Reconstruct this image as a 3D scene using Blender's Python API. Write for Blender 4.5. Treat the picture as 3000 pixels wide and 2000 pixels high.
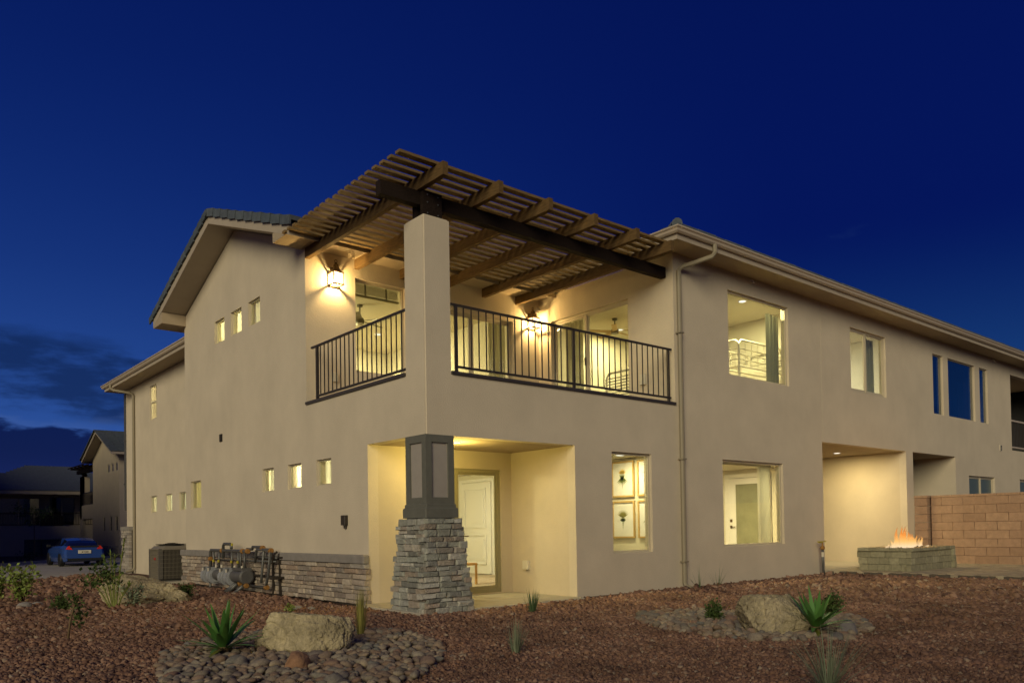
import bpy, bmesh, math, random
import numpy as np
from mathutils import Vector, Matrix, noise
R = math.radians
rnd = random.Random(7)
S = bpy.context.scene
for o in list(bpy.data.objects): bpy.data.objects.remove(o)
COL = S.collection

# ------------------------------------------------------------------ camera
yaw, pitch, roll = 0.7121960, 0.0193954, -0.0168358
cy, sy, cp, sp, cr, sr = math.cos(yaw), math.sin(yaw), math.cos(pitch), math.sin(pitch), math.cos(roll), math.sin(roll)
rt = Vector((cy, -sy, 0)); fl = Vector((sy, cy, 0)); zz = Vector((0, 0, 1))
fwd = fl * cp + zz * sp; up0 = -sp * fl + cp * zz
right = cr * rt + sr * up0; up = -sr * rt + cr * up0
cam_d = bpy.data.cameras.new('camera'); cam = bpy.data.objects.new('camera', cam_d); COL.objects.link(cam)
m = Matrix.Identity(4)
for i in range(3):
    m[i][0], m[i][1], m[i][2] = right[i], up[i], -fwd[i]
m.translation = Vector((-6.8255, -10.38527, 1.25743))
cam.matrix_world = m
cam_d.sensor_width = 36; cam_d.lens = 2333.2068 / 3000 * 36
cam_d.shift_x = -58.4 / 3000; cam_d.shift_y = 499.99 / 3000
cam_d.clip_start = 0.05; cam_d.clip_end = 2000
S.camera = cam
CAMP = m.translation.copy()

# ------------------------------------------------------------------ world
W = bpy.data.worlds.new('World'); S.world = W; W.use_nodes = True
nt = W.node_tree; nt.nodes.clear()
def N(t, **k):
    n = nt.nodes.new(t)
    for a, b in k.items(): setattr(n, a, b)
    return n
def L(a, b): nt.links.new(a, b)
def M(op, a, b=None, c=None, clamp=False):
    n = N('ShaderNodeMath', operation=op); n.use_clamp = clamp
    for i, x in enumerate((a, b, c)):
        if x is None: continue
        if isinstance(x, (int, float)): n.inputs[i].default_value = x
        else: L(x, n.inputs[i])
    return n.outputs[0]
def smooth(x, a, b, lo=0.0, hi=1.0):
    n = N('ShaderNodeMapRange', interpolation_type='SMOOTHSTEP')
    L(x, n.inputs[0])
    for i, v in enumerate((a, b, lo, hi)): n.inputs[i + 1].default_value = v
    return n.outputs[0]
def mixc(f, a, b, blend='MIX'):
    n = N('ShaderNodeMix', data_type='RGBA', blend_type=blend)
    for i, x in ((0, f), (6, a), (7, b)):
        if isinstance(x, (int, float)): n.inputs[i].default_value = x
        elif isinstance(x, tuple): n.inputs[i].default_value = (*x, 1)
        else: L(x, n.inputs[i])
    return n.outputs[2]
SUN_EL, SUN_AZ = R(19), math.atan2(-0.79, -0.61)      # azimuth measured from +y towards +x
tc = N('ShaderNodeTexCoord'); sep = N('ShaderNodeSeparateXYZ'); L(tc.outputs['Generated'], sep.inputs[0])
X, Y, Z = sep.outputs
el = M('MULTIPLY', M('ARCSINE', Z), 57.2958)
hyp = M('SQRT', M('ADD', M('ADD', M('MULTIPLY', X, X), M('MULTIPLY', Y, Y)), 1e-6))
glow = M('DIVIDE', M('ADD', M('MULTIPLY', X, -0.20), M('MULTIPLY', Y, 0.98)), hyp)   # towards the last light of the day
ramp = N('ShaderNodeValToRGB'); L(M('DIVIDE', el, 60.0, clamp=True), ramp.inputs[0])
cr_ = ramp.color_ramp; cr_.interpolation = 'B_SPLINE'
cols = [(0.0, (0.028, 0.092, 0.35)), (0.13, (0.020, 0.073, 0.30)), (0.28, (0.0055, 0.028, 0.180)), (0.48, (0.0020, 0.0115, 0.115)), (0.75, (0.0008, 0.0055, 0.075)), (1.0, (0.0005, 0.004, 0.06))]
cr_.elements[0].position, cr_.elements[0].color = cols[0][0], (*cols[0][1], 1)
cr_.elements[1].position, cr_.elements[1].color = cols[-1][0], (*cols[-1][1], 1)
for p_, c_ in cols[1:-1]:
    e = cr_.elements.new(p_); e.color = (*c_, 1)
far_side = mixc(smooth(el, 3, 20), (0.010, 0.055, 0.20), (0.0011, 0.0075, 0.100))
far_side = mixc(smooth(el, 18, 50), far_side, (0.0009, 0.006, 0.075))
base = mixc(smooth(glow, 0.30, 1.02), far_side, ramp.outputs[0])
# ragged cloud banks low over the street
mp = N('ShaderNodeMapping'); L(tc.outputs['Generated'], mp.inputs[0]); mp.inputs['Scale'].default_value = (1.0, 1.0, 3.4)
n1 = N('ShaderNodeTexNoise'); L(mp.outputs[0], n1.inputs[0]); n1.inputs['Scale'].default_value = 6.3; n1.inputs['Detail'].default_value = 8; n1.inputs['Roughness'].default_value = 0.58
n2 = N('ShaderNodeTexNoise'); L(mp.outputs[0], n2.inputs[0]); n2.inputs['Scale'].default_value = 17; n2.inputs['Detail'].default_value = 9
nz = M('ADD', M('MULTIPLY', M('SUBTRACT', n1.outputs[0], 0.5), 2.0), M('MULTIPLY', M('SUBTRACT', n2.outputs[0], 0.5), 0.85))
low = smooth(M('ADD', M('SUBTRACT', 6.1, el), M('MULTIPLY', nz, 4.0)), -0.45, 0.5)
tilt = M('MULTIPLY', M('SUBTRACT', M('DIVIDE', X, hyp), 0.10), 6.0)
elb = M('ADD', el, tilt)
band = M('MULTIPLY', smooth(M('ADD', elb, M('MULTIPLY', nz, 1.6)), 7.4, 8.5), smooth(M('SUBTRACT', elb, M('MULTIPLY', nz, 1.2)), 13.0, 11.9))
mid = M('MULTIPLY', band, smooth(nz, -0.34, 0.05))
wisp = M('MULTIPLY', M('MULTIPLY', smooth(el, 12, 16), smooth(el, 24, 18)), smooth(nz, 0.28, 0.75))
sky1 = mixc(M('MULTIPLY', wisp, 0.28), base, (0.02, 0.05, 0.17))
sky2 = mixc(M('MULTIPLY', mid, 0.9), sky1, (0.0050, 0.0210, 0.098))
edge = M('MULTIPLY', smooth(M('ADD', M('SUBTRACT', 6.7, el), M('MULTIPLY', nz, 4.0)), -0.9, 0.4), M('SUBTRACT', 1.0, low))
sky3 = mixc(M('MULTIPLY', edge, 0.30), sky2, (0.06, 0.12, 0.34))
lowc = mixc(smooth(el, 1.5, 5.5), (0.0035, 0.013, 0.10), (0.0008, 0.006, 0.058))
sky4 = mixc(M('MULTIPLY', low, 0.95), sky3, lowc)
sky_tex = N('ShaderNodeTexSky', sky_type='NISHITA'); sky_tex.sun_disc = False; sky_tex.sun_elevation = R(-6); sky_tex.sun_rotation = 0.2
b1 = N('ShaderNodeBackground'); L(sky4, b1.inputs[0]); b1.inputs[1].default_value = 0.72
b2 = N('ShaderNodeBackground'); L(sky_tex.outputs[0], b2.inputs[0]); b2.inputs[1].default_value = 0.05
ad = N('ShaderNodeAddShader'); L(b1.outputs[0], ad.inputs[0]); L(b2.outputs[0], ad.inputs[1])
wo = N('ShaderNodeOutputWorld'); L(ad.outputs[0], wo.inputs[0])

# ------------------------------------------------------------------ soft warm sun, added as front light for the walls
sd = bpy.data.lights.new('sun', 'SUN'); sd.energy = 1.5; sd.angle = R(34); sd.color = (1.0, 0.87, 0.575)
sun = bpy.data.objects.new('sun', sd); COL.objects.link(sun)
to_sun = Vector((-0.79 * math.cos(SUN_EL), -0.61 * math.cos(SUN_EL), math.sin(SUN_EL)))
sun.rotation_euler = to_sun.to_track_quat('Z', 'Y').to_euler()
sun.location = (-20, -12, 20)

S.view_settings.view_transform = 'Standard'; S.view_settings.look = 'None'
S.view_settings.exposure = 0.5; S.view_settings.gamma = 1; S.view_settings.use_curve_mapping = False
S.render.engine = 'CYCLES'
S.cycles.use_denoising = True
try: S.cycles.denoiser = 'OPENIMAGEDENOISE'
except Exception: pass
S.cycles.max_bounces = 8; S.cycles.diffuse_bounces = 4; S.cycles.glossy_bounces = 3; S.cycles.transparent_max_bounces = 16
S.cycles.sample_clamp_indirect = 3; S.cycles.caustics_reflective = False; S.cycles.caustics_refractive = False

# ------------------------------------------------------------------ materials
def mat(name, col, rough=0.8, var=0.0, scale=3.0, bump=0.0, bscale=40.0, streak=0.0, metal=0.0, rand=None, spec=0.3, island=False, grain=None, coords='P', bdist=0.01):
    mm = bpy.data.materials.new(name); mm.use_nodes = True
    t = mm.node_tree; b = t.nodes['Principled BSDF']
    b.inputs['Roughness'].default_value = rough; b.inputs['Metallic'].default_value = metal
    b.inputs['Specular IOR Level'].default_value = spec
    def add(ty, **k):
        n = t.nodes.new(ty)
        for a, q in k.items(): setattr(n, a, q)
        return n
    geo = add('ShaderNodeNewGeometry'); tx = add('ShaderNodeTexCoord')
    src = geo.outputs['Position'] if coords == 'P' else tx.outputs['Object']
    out = None
    if rand:
        rp = add('ShaderNodeValToRGB'); rp.color_ramp.interpolation = 'LINEAR'
        if island: t.links.new(geo.outputs['Random Per Island'], rp.inputs[0])
        else:
            oi = add('ShaderNodeObjectInfo'); t.links.new(oi.outputs['Random'], rp.inputs[0])
        k = len(rand)
        rp.color_ramp.elements[0].position = 0; rp.color_ramp.elements[0].color = (*rand[0], 1)
        rp.color_ramp.elements[1].position = 1; rp.color_ramp.elements[1].color = (*rand[-1], 1)
        for i in range(1, k - 1):
            e = rp.color_ramp.elements.new(i / (k - 1)); e.color = (*rand[i], 1)
        out = rp.outputs[0]
    if var > 0:
        nn = add('ShaderNodeTexNoise'); nn.inputs['Scale'].default_value = scale; nn.inputs['Detail'].default_value = 6; nn.inputs['Roughness'].default_value = 0.6
        if grain:
            mpg = add('ShaderNodeMapping'); mpg.inputs['Scale'].default_value = grain
            t.links.new(src, mpg.inputs[0]); t.links.new(mpg.outputs[0], nn.inputs[0])
        else: t.links.new(src, nn.inputs[0])
        mr = add('ShaderNodeMapRange'); mr.inputs[1].default_value = 0.3; mr.inputs[2].default_value = 0.7
        mr.inputs[3].default_value = 1 - var; mr.inputs[4].default_value = 1 + var
        t.links.new(nn.outputs[0], mr.inputs[0])
        hs = add('ShaderNodeMix', data_type='RGBA', blend_type='MULTIPLY'); hs.inputs[0].default_value = 1
        if out is not None: t.links.new(out, hs.inputs[6])
        else: hs.inputs[6].default_value = (*col, 1)
        cmb = add('ShaderNodeCombineColor')
        for i in range(3): t.links.new(mr.outputs[0], cmb.inputs[i])
        t.links.new(cmb.outputs[0], hs.inputs[7]); out = hs.outputs[2]
    for amt, sc_, dt in ((streak, (1.6, 1.6, 0.7), 8), (streak * .7, (30, 30, 30), 3)):
        if amt <= 0: continue
        mp2 = add('ShaderNodeMapping'); mp2.inputs['Scale'].default_value = sc_; t.links.new(src, mp2.inputs[0])
        n2_ = add('ShaderNodeTexNoise'); n2_.inputs['Scale'].default_value = 1.0; n2_.inputs['Detail'].default_value = dt; n2_.inputs['Roughness'].default_value = 0.7; t.links.new(mp2.outputs[0], n2_.inputs[0])
        r2_ = add('ShaderNodeMapRange'); r2_.inputs[1].default_value = .32; r2_.inputs[2].default_value = .68; r2_.inputs[3].default_value = 1 - amt; r2_.inputs[4].default_value = 1 + amt * .6; t.links.new(n2_.outputs[0], r2_.inputs[0])
        c2_ = add('ShaderNodeCombineColor')
        for i in range(3): t.links.new(r2_.outputs[0], c2_.inputs[i])
        m2_ = add('ShaderNodeMix', data_type='RGBA', blend_type='MULTIPLY'); m2_.inputs[0].default_value = 1
        if out is not None: t.links.new(out, m2_.inputs[6])
        else: m2_.inputs[6].default_value = (*col, 1)
        t.links.new(c2_.outputs[0], m2_.inputs[7]); out = m2_.outputs[2]
    if out is not None: t.links.new(out, b.inputs['Base Color'])
    else: b.inputs['Base Color'].default_value = (*col, 1)
    if bump > 0:
        nb = add('ShaderNodeTexNoise'); nb.inputs['Scale'].default_value = bscale; nb.inputs['Detail'].default_value = 5
        t.links.new(src, nb.inputs[0])
        bp = add('ShaderNodeBump'); bp.inputs['Strength'].default_value = bump; bp.inputs['Distance'].default_value = bdist
        t.links.new(nb.outputs[0], bp.inputs['Height']); t.links.new(bp.outputs[0], b.inputs['Normal'])
    return mm
def emis(name, col, s):
    mm = bpy.data.materials.new(name); mm.use_nodes = True; t = mm.node_tree; t.nodes.clear()
    e = t.nodes.new('ShaderNodeEmission'); e.inputs[0].default_value = (*col, 1); e.inputs[1].default_value = s
    o = t.nodes.new('ShaderNodeOutputMaterial'); t.links.new(e.outputs[0], o.inputs[0]); return mm
def glassm(name, tint=(1, 1, 1), ior=1.5, glow_=None, frost=0.0):
    mm = bpy.data.materials.new(name); mm.use_nodes = True; t = mm.node_tree; t.nodes.clear()
    tr = t.nodes.new('ShaderNodeBsdfTransparent'); tr.inputs[0].default_value = (*tint, 1)
    gl = t.nodes.new('ShaderNodeBsdfGlossy'); gl.inputs['Roughness'].default_value = frost
    f0 = ((ior - 1) / (ior + 1)) ** 2
    lw = t.nodes.new('ShaderNodeLayerWeight'); lw.inputs[0].default_value = 0.5
    pw = t.nodes.new('ShaderNodeMath'); pw.operation = 'POWER'; t.links.new(lw.outputs['Facing'], pw.inputs[0]); pw.inputs[1].default_value = 5
    fr = t.nodes.new('ShaderNodeMath'); fr.operation = 'MULTIPLY_ADD'; t.links.new(pw.outputs[0], fr.inputs[0]); fr.inputs[1].default_value = 1 - f0; fr.inputs[2].default_value = f0
    mx = t.nodes.new('ShaderNodeMixShader'); t.links.new(fr.outputs[0], mx.inputs[0]); t.links.new(tr.outputs[0], mx.inputs[1]); t.links.new(gl.outputs[0], mx.inputs[2])
    last = mx.outputs[0]
    if glow_:
        e = t.nodes.new('ShaderNodeEmission'); e.inputs[0].default_value = (*glow_[0], 1); e.inputs[1].default_value = glow_[1]
        a = t.nodes.new('ShaderNodeAddShader'); t.links.new(last, a.inputs[0]); t.links.new(e.outputs[0], a.inputs[1]); last = a.outputs[0]
    o = t.nodes.new('ShaderNodeOutputMaterial'); t.links.new(last, o.inputs[0]); return mm
def cloth(name, col, tl=0.5):
    mm = bpy.data.materials.new(name); mm.use_nodes = True; t = mm.node_tree; t.nodes.clear()
    d = t.nodes.new('ShaderNodeBsdfDiffuse'); d.inputs[0].default_value = (*col, 1)
    q = t.nodes.new('ShaderNodeBsdfTranslucent'); q.inputs[0].default_value = (*col, 1)
    mx = t.nodes.new('ShaderNodeMixShader'); mx.inputs[0].default_value = tl
    t.links.new(d.outputs[0], mx.inputs[1]); t.links.new(q.outputs[0], mx.inputs[2])
    o = t.nodes.new('ShaderNodeOutputMaterial'); t.links.new(mx.outputs[0], o.inputs[0]); return mm
K = {}
K['stucco'] = mat('stucco', (0.61, 0.535, 0.415), 0.95, 0.07, 0.9, 0.7, 48, streak=0.028, spec=0.1, bdist=0.009)
K['stucco_fine'] = mat('stucco_fine', (0.57, 0.49, 0.36), 0.95, 0.05, 1.5, 0.5, 60, streak=0.022, spec=0.1, bdist=0.006)
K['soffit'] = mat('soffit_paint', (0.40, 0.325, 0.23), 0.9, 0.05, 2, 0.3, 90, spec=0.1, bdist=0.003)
K['fascia'] = mat('fascia_paint', (0.42, 0.36, 0.28), 0.7, 0.05, 3, 0.1, 60)
K['gutter'] = mat('gutter_metal', (0.50, 0.42, 0.32), 0.38, 0.04, 2, spec=0.5)
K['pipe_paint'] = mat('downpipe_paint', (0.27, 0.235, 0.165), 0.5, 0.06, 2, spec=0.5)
K['tile'] = mat('roof_tile_concrete', (0.08, 0.10, 0.12), 0.85, 0.2, 6, 0.3, 30, rand=[(0.065, 0.085, 0.105), (0.10, 0.12, 0.14), (0.075, 0.09, 0.11)])
K['wood'] = mat('brown_stained_timber', (0.022, 0.015, 0.012), 0.8, 0.3, 5, 0.3, 40, grain=(8, 1.2, 8), spec=0.08)
K['slat'] = mat('pergola_slat_timber', (0.24, 0.165, 0.085), 0.65, 0.28, 5, 0.3, 40, grain=(1.2, 8, 8), spec=0.08, rand=[(0.165, 0.113, 0.050), (0.215, 0.148, 0.068), (0.19, 0.128, 0.058)])
K['rafter'] = mat('pergola_rafter_timber', (0.13, 0.082, 0.036), 0.8, 0.3, 5, 0.3, 40, grain=(8, 1.2, 8), spec=0.08)
K['iron'] = mat('dark_bronze_iron', (0.035, 0.028, 0.022), 0.45, spec=0.5)
K['cap'] = mat('dark_metal_coping', (0.05, 0.042, 0.04), 0.45, spec=0.5)
K['frame'] = mat('almond_vinyl', (0.52, 0.46, 0.34), 0.5, spec=0.4)
K['glass'] = glassm('window_glass', (0.93, 0.95, 0.92), 1.5)
K['coated'] = glassm('coated_glass', (0.55, 0.62, 0.68), 3.0)
K['room'] = mat('room_paint', (0.62, 0.58, 0.46), 0.9, 0.02, 2)
K['room_floor'] = mat('room_floor', (0.32, 0.26, 0.19), 0.8, 0.1, 8)
K['carpet'] = mat('beige_carpet', (0.42, 0.34, 0.25), 1.0, 0.2, 14, 0.6, 50)
K['white'] = mat('white_paint', (0.74, 0.72, 0.68), 0.5, spec=0.4)
K['curtain_w'] = cloth('white_curtain', (0.74, 0.72, 0.60), 0.45)
K['curtain_g'] = cloth('grey_curtain', (0.20, 0.20, 0.14), 0.15)
K['curtain_t'] = cloth('tan_curtain', (0.42, 0.39, 0.27), 0.3)
K['blind'] = cloth('beige_blind', (0.42, 0.38, 0.24), 0.35)
K['stone'] = mat('ledge_stone', (0.3, 0.27, 0.24), 0.9, 0.22, 14, 0.9, 38, rand=[(0.33, 0.27, 0.21), (0.43, 0.36, 0.28), (0.23, 0.20, 0.175), (0.37, 0.275, 0.20), (0.48, 0.42, 0.34), (0.27, 0.21, 0.17), (0.36, 0.33, 0.29)], bdist=0.02)
K['stone_col'] = mat('grey_ledge_stone', (0.3, 0.3, 0.27), 0.9, 0.22, 14, 0.9, 38, rand=[(0.30, 0.31, 0.27), (0.42, 0.42, 0.37), (0.20, 0.20, 0.18), (0.36, 0.30, 0.24), (0.50, 0.49, 0.43), (0.25, 0.25, 0.225), (0.33, 0.34, 0.29)], bdist=0.02)
K['stone_far'] = mat('ledge_stone_far', (0.3, 0.27, 0.24), 0.9, 0.2, 14, 0.5, 30, rand=[(0.30, 0.26, 0.22), (0.42, 0.38, 0.33), (0.21, 0.19, 0.18)], island=True)
K['mortar'] = mat('mortar', (0.13, 0.115, 0.10), 0.95, 0.2, 20)
K['ledge'] = mat('cast_ledge', (0.25, 0.23, 0.21), 0.9, 0.12, 6, 0.3, 60)
K['panel'] = mat('grey_green_trim', (0.135, 0.135, 0.115), 0.75, 0.08, 8, 0.15, 50)
K['inset'] = mat('inset_panel', (0.34, 0.31, 0.28), 0.85, 0.05, 5, 0.2, 60)
K['concrete'] = mat('concrete', (0.42, 0.38, 0.30), 0.9, 0.1, 4, 0.25, 50)
K['deck'] = mat('pale_bounce_deck', (0.72, 0.66, 0.52), 0.8, 0.06, 3)  # unseen deck, made pale to bounce lantern light up to the slats
K['door_frame'] = mat('olive_door_frame', (0.30, 0.27, 0.16), 0.5, spec=0.3)
K['footing'] = mat('footing', (0.12, 0.10, 0.08), 0.95, 0.2, 8)
K['ground'] = mat('ground_soil', (0.085, 0.045, 0.032), 1.0, 0.35, 30, 0.8, 45, bdist=0.02)
K['gravel'] = mat('lava_gravel', (0.15, 0.08, 0.06), 1.0, 0.36, 0.8, 0.6, 120, spec=0.1, island=True, bdist=0.006,
    rand=[(0.183, 0.1, 0.069), (0.276, 0.158, 0.104), (0.153, 0.085, 0.064), (0.339, 0.212, 0.147), (0.216, 0.126, 0.092), (0.113, 0.068, 0.058), (0.297, 0.177, 0.118), (0.235, 0.138, 0.096), (0.195, 0.109, 0.077), (0.276, 0.16, 0.104), (0.369, 0.287, 0.211)])
K['cobble'] = mat('river_cobble', (0.25, 0.23, 0.2), 0.75, 0.25, 9, 0.3, 30, rand=[(0.15, 0.135, 0.115), (0.29, 0.22, 0.155), (0.20, 0.135, 0.095), (0.37, 0.30, 0.21), (0.16, 0.155, 0.14), (0.24, 0.15, 0.105), (0.30, 0.26, 0.20), (0.20, 0.165, 0.125)], coords='O', spec=0.25)
K['cobble_i'] = mat('river_cobble_small', (0.25, 0.23, 0.2), 0.75, 0.25, 9, 0.3, 30, island=True, rand=[(0.15, 0.135, 0.115), (0.29, 0.22, 0.155), (0.20, 0.135, 0.095), (0.37, 0.30, 0.21), (0.16, 0.155, 0.14), (0.24, 0.15, 0.105)], spec=0.25)
K['road'] = mat('road_concrete', (0.34, 0.315, 0.28), 0.85, 0.14, 1.2, 0.2, 60)
K['paver'] = mat('patio_paver', (0.3, 0.25, 0.18), 0.9, 0.15, 5, 0.3, 60, island=True, rand=[(0.392, 0.322, 0.224), (0.476, 0.406, 0.28), (0.35, 0.294, 0.21)])
K['cmu'] = mat('tan_concrete_block', (0.36, 0.2, 0.115), 0.95, 0.12, 8, 0.5, 70, rand=[(0.37, 0.245, 0.165), (0.42, 0.285, 0.19), (0.34, 0.225, 0.15), (0.39, 0.265, 0.18)], streak=0.1)
K['cmu_m'] = mat('block_mortar', (0.24, 0.155, 0.105), 0.95, 0.1, 10)
K['pitblock'] = mat('grey_wall_block', (0.2, 0.19, 0.13), 0.9, 0.2, 12, 0.5, 50, rand=[(0.24, 0.23, 0.155), (0.32, 0.30, 0.20), (0.27, 0.255, 0.17), (0.36, 0.34, 0.23)])
K['steel'] = mat('grey_steel_pipe', (0.115, 0.115, 0.11), 0.45, 0.25, 12, metal=0.3, spec=0.5)
K['meter'] = mat('grey_meter_paint', (0.30, 0.31, 0.33), 0.5, 0.15, 8, spec=0.4)
K['meter_d'] = mat('dark_meter_drum', (0.10, 0.098, 0.098), 0.5, 0.15, 8, spec=0.4)
K['rust'] = mat('rusty_fitting', (0.30, 0.15, 0.04), 0.7, 0.3, 20)
K['yellow'] = mat('yellow_valve', (0.42, 0.36, 0.04), 0.6)
K['ac'] = mat('ac_cabinet', (0.10, 0.092, 0.08), 0.5, 0.08, 6, spec=0.4)
K['wire'] = mat('ac_wire_guard', (0.20, 0.175, 0.135), 0.5, spec=0.4)
K['acdark'] = mat('ac_coil', (0.035, 0.032, 0.028), 0.8)
K['red'] = mat('red_badge', (0.45, 0.04, 0.03), 0.5)
K['black'] = mat('black_plastic', (0.015, 0.015, 0.016), 0.5)
K['plastic'] = mat('cream_plastic', (0.6, 0.56, 0.45), 0.5)
K['sand'] = mat('sandstone', (0.47, 0.40, 0.25), 0.95, 0.42, 5.0, 1.0, 26, streak=0.24, spec=0.1, bdist=0.05)
K['sand2'] = mat('red_rock', (0.30, 0.17, 0.10), 0.95, 0.25, 8, 0.9, 18, bdist=0.03)
K['yucca'] = mat('yucca_leaf', (0.09, 0.23, 0.05), 0.5, 0.2, 4, spec=0.35, rand=[(0.07, 0.20, 0.045), (0.12, 0.28, 0.055), (0.09, 0.23, 0.065)])
K['yucca_y'] = mat('yellowing_leaf', (0.16, 0.18, 0.03), 0.6, 0.25, 6)
K['grass'] = mat('green_grass_blade', (0.07, 0.12, 0.05), 0.7, 0.2, 5)
K['grass_b'] = mat('blue_grass_blade', (0.21, 0.25, 0.16), 0.7, 0.2, 5)
K['grass_y'] = mat('straw_grass_blade', (0.26, 0.24, 0.06), 0.8, 0.2, 5)
K['leaf'] = mat('shrub_leaf', (0.11, 0.16, 0.03), 0.55, 0.3, 6, island=True, rand=[(0.11, 0.17, 0.03), (0.22, 0.28, 0.06), (0.15, 0.22, 0.04), (0.27, 0.31, 0.08)])
K['leaf_d'] = mat('dark_shrub_leaf', (0.05, 0.08, 0.02), 0.7, 0.3, 6, island=True, rand=[(0.035, 0.065, 0.015), (0.07, 0.11, 0.025), (0.05, 0.085, 0.02)])
K['bark'] = mat('stem_bark', (0.16, 0.11, 0.06), 0.9, 0.3, 20)
K['stem_g'] = mat('green_stem', (0.17, 0.19, 0.05), 0.8, 0.2, 10)
K['chairwood'] = mat('honey_wood', (0.50, 0.27, 0.08), 0.5, 0.2, 8)
K['artframe'] = mat('oak_frame', (0.48, 0.33, 0.13), 0.5)
K['paper'] = mat('white_print_paper', (0.70, 0.69, 0.66), 0.4)
K['art_g'] = mat('print_green', (0.17, 0.20, 0.06), 0.8, 0.3, 20)
K['art_y'] = mat('print_ochre', (0.62, 0.42, 0.10), 0.8, 0.2, 20)
K['fan'] = mat('fan_grey', (0.13, 0.12, 0.09), 0.5)
K['carblue'] = mat('blue_car_paint', (0.035, 0.085, 0.32), 0.15, spec=0.9, metal=0.25)
K['carglass'] = mat('car_glass', (0.006, 0.007, 0.009), 0.06, spec=0.8)
K['tail'] = mat('red_tail_lamp', (0.62, 0.03, 0.015), 0.25, spec=0.6)
K['plate'] = mat('licence_plate', (0.6, 0.55, 0.45), 0.5)
K['rim'] = mat('wheel_rim', (0.35, 0.35, 0.36), 0.35, metal=0.6)
K['warm_lens'] = emis('downlight_lens', (1.0, 0.93, 0.75), 1.2)
K['bulb_glass'] = glassm('lantern_glass', (0.97, 0.95, 0.9), 1.3, ((1.0, 0.86, 0.6), 0.55))
K['lantern'] = mat('antique_bronze', (0.12, 0.075, 0.03), 0.5, 0.15, 20, metal=0.4)
K['dark_room'] = mat('dark_room', (0.10, 0.10, 0.10), 0.9)
K['bedmetal'] = mat('cream_metal_tube', (0.62, 0.58, 0.46), 0.4)
K['door_glass'] = mat('obscure_door_glass', (0.24, 0.24, 0.15), 0.12, 0.15, 2.5, spec=0.6)
K['screen'] = mat('insect_screen', (0.10, 0.14, 0.14), 0.35, spec=0.5)

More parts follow.
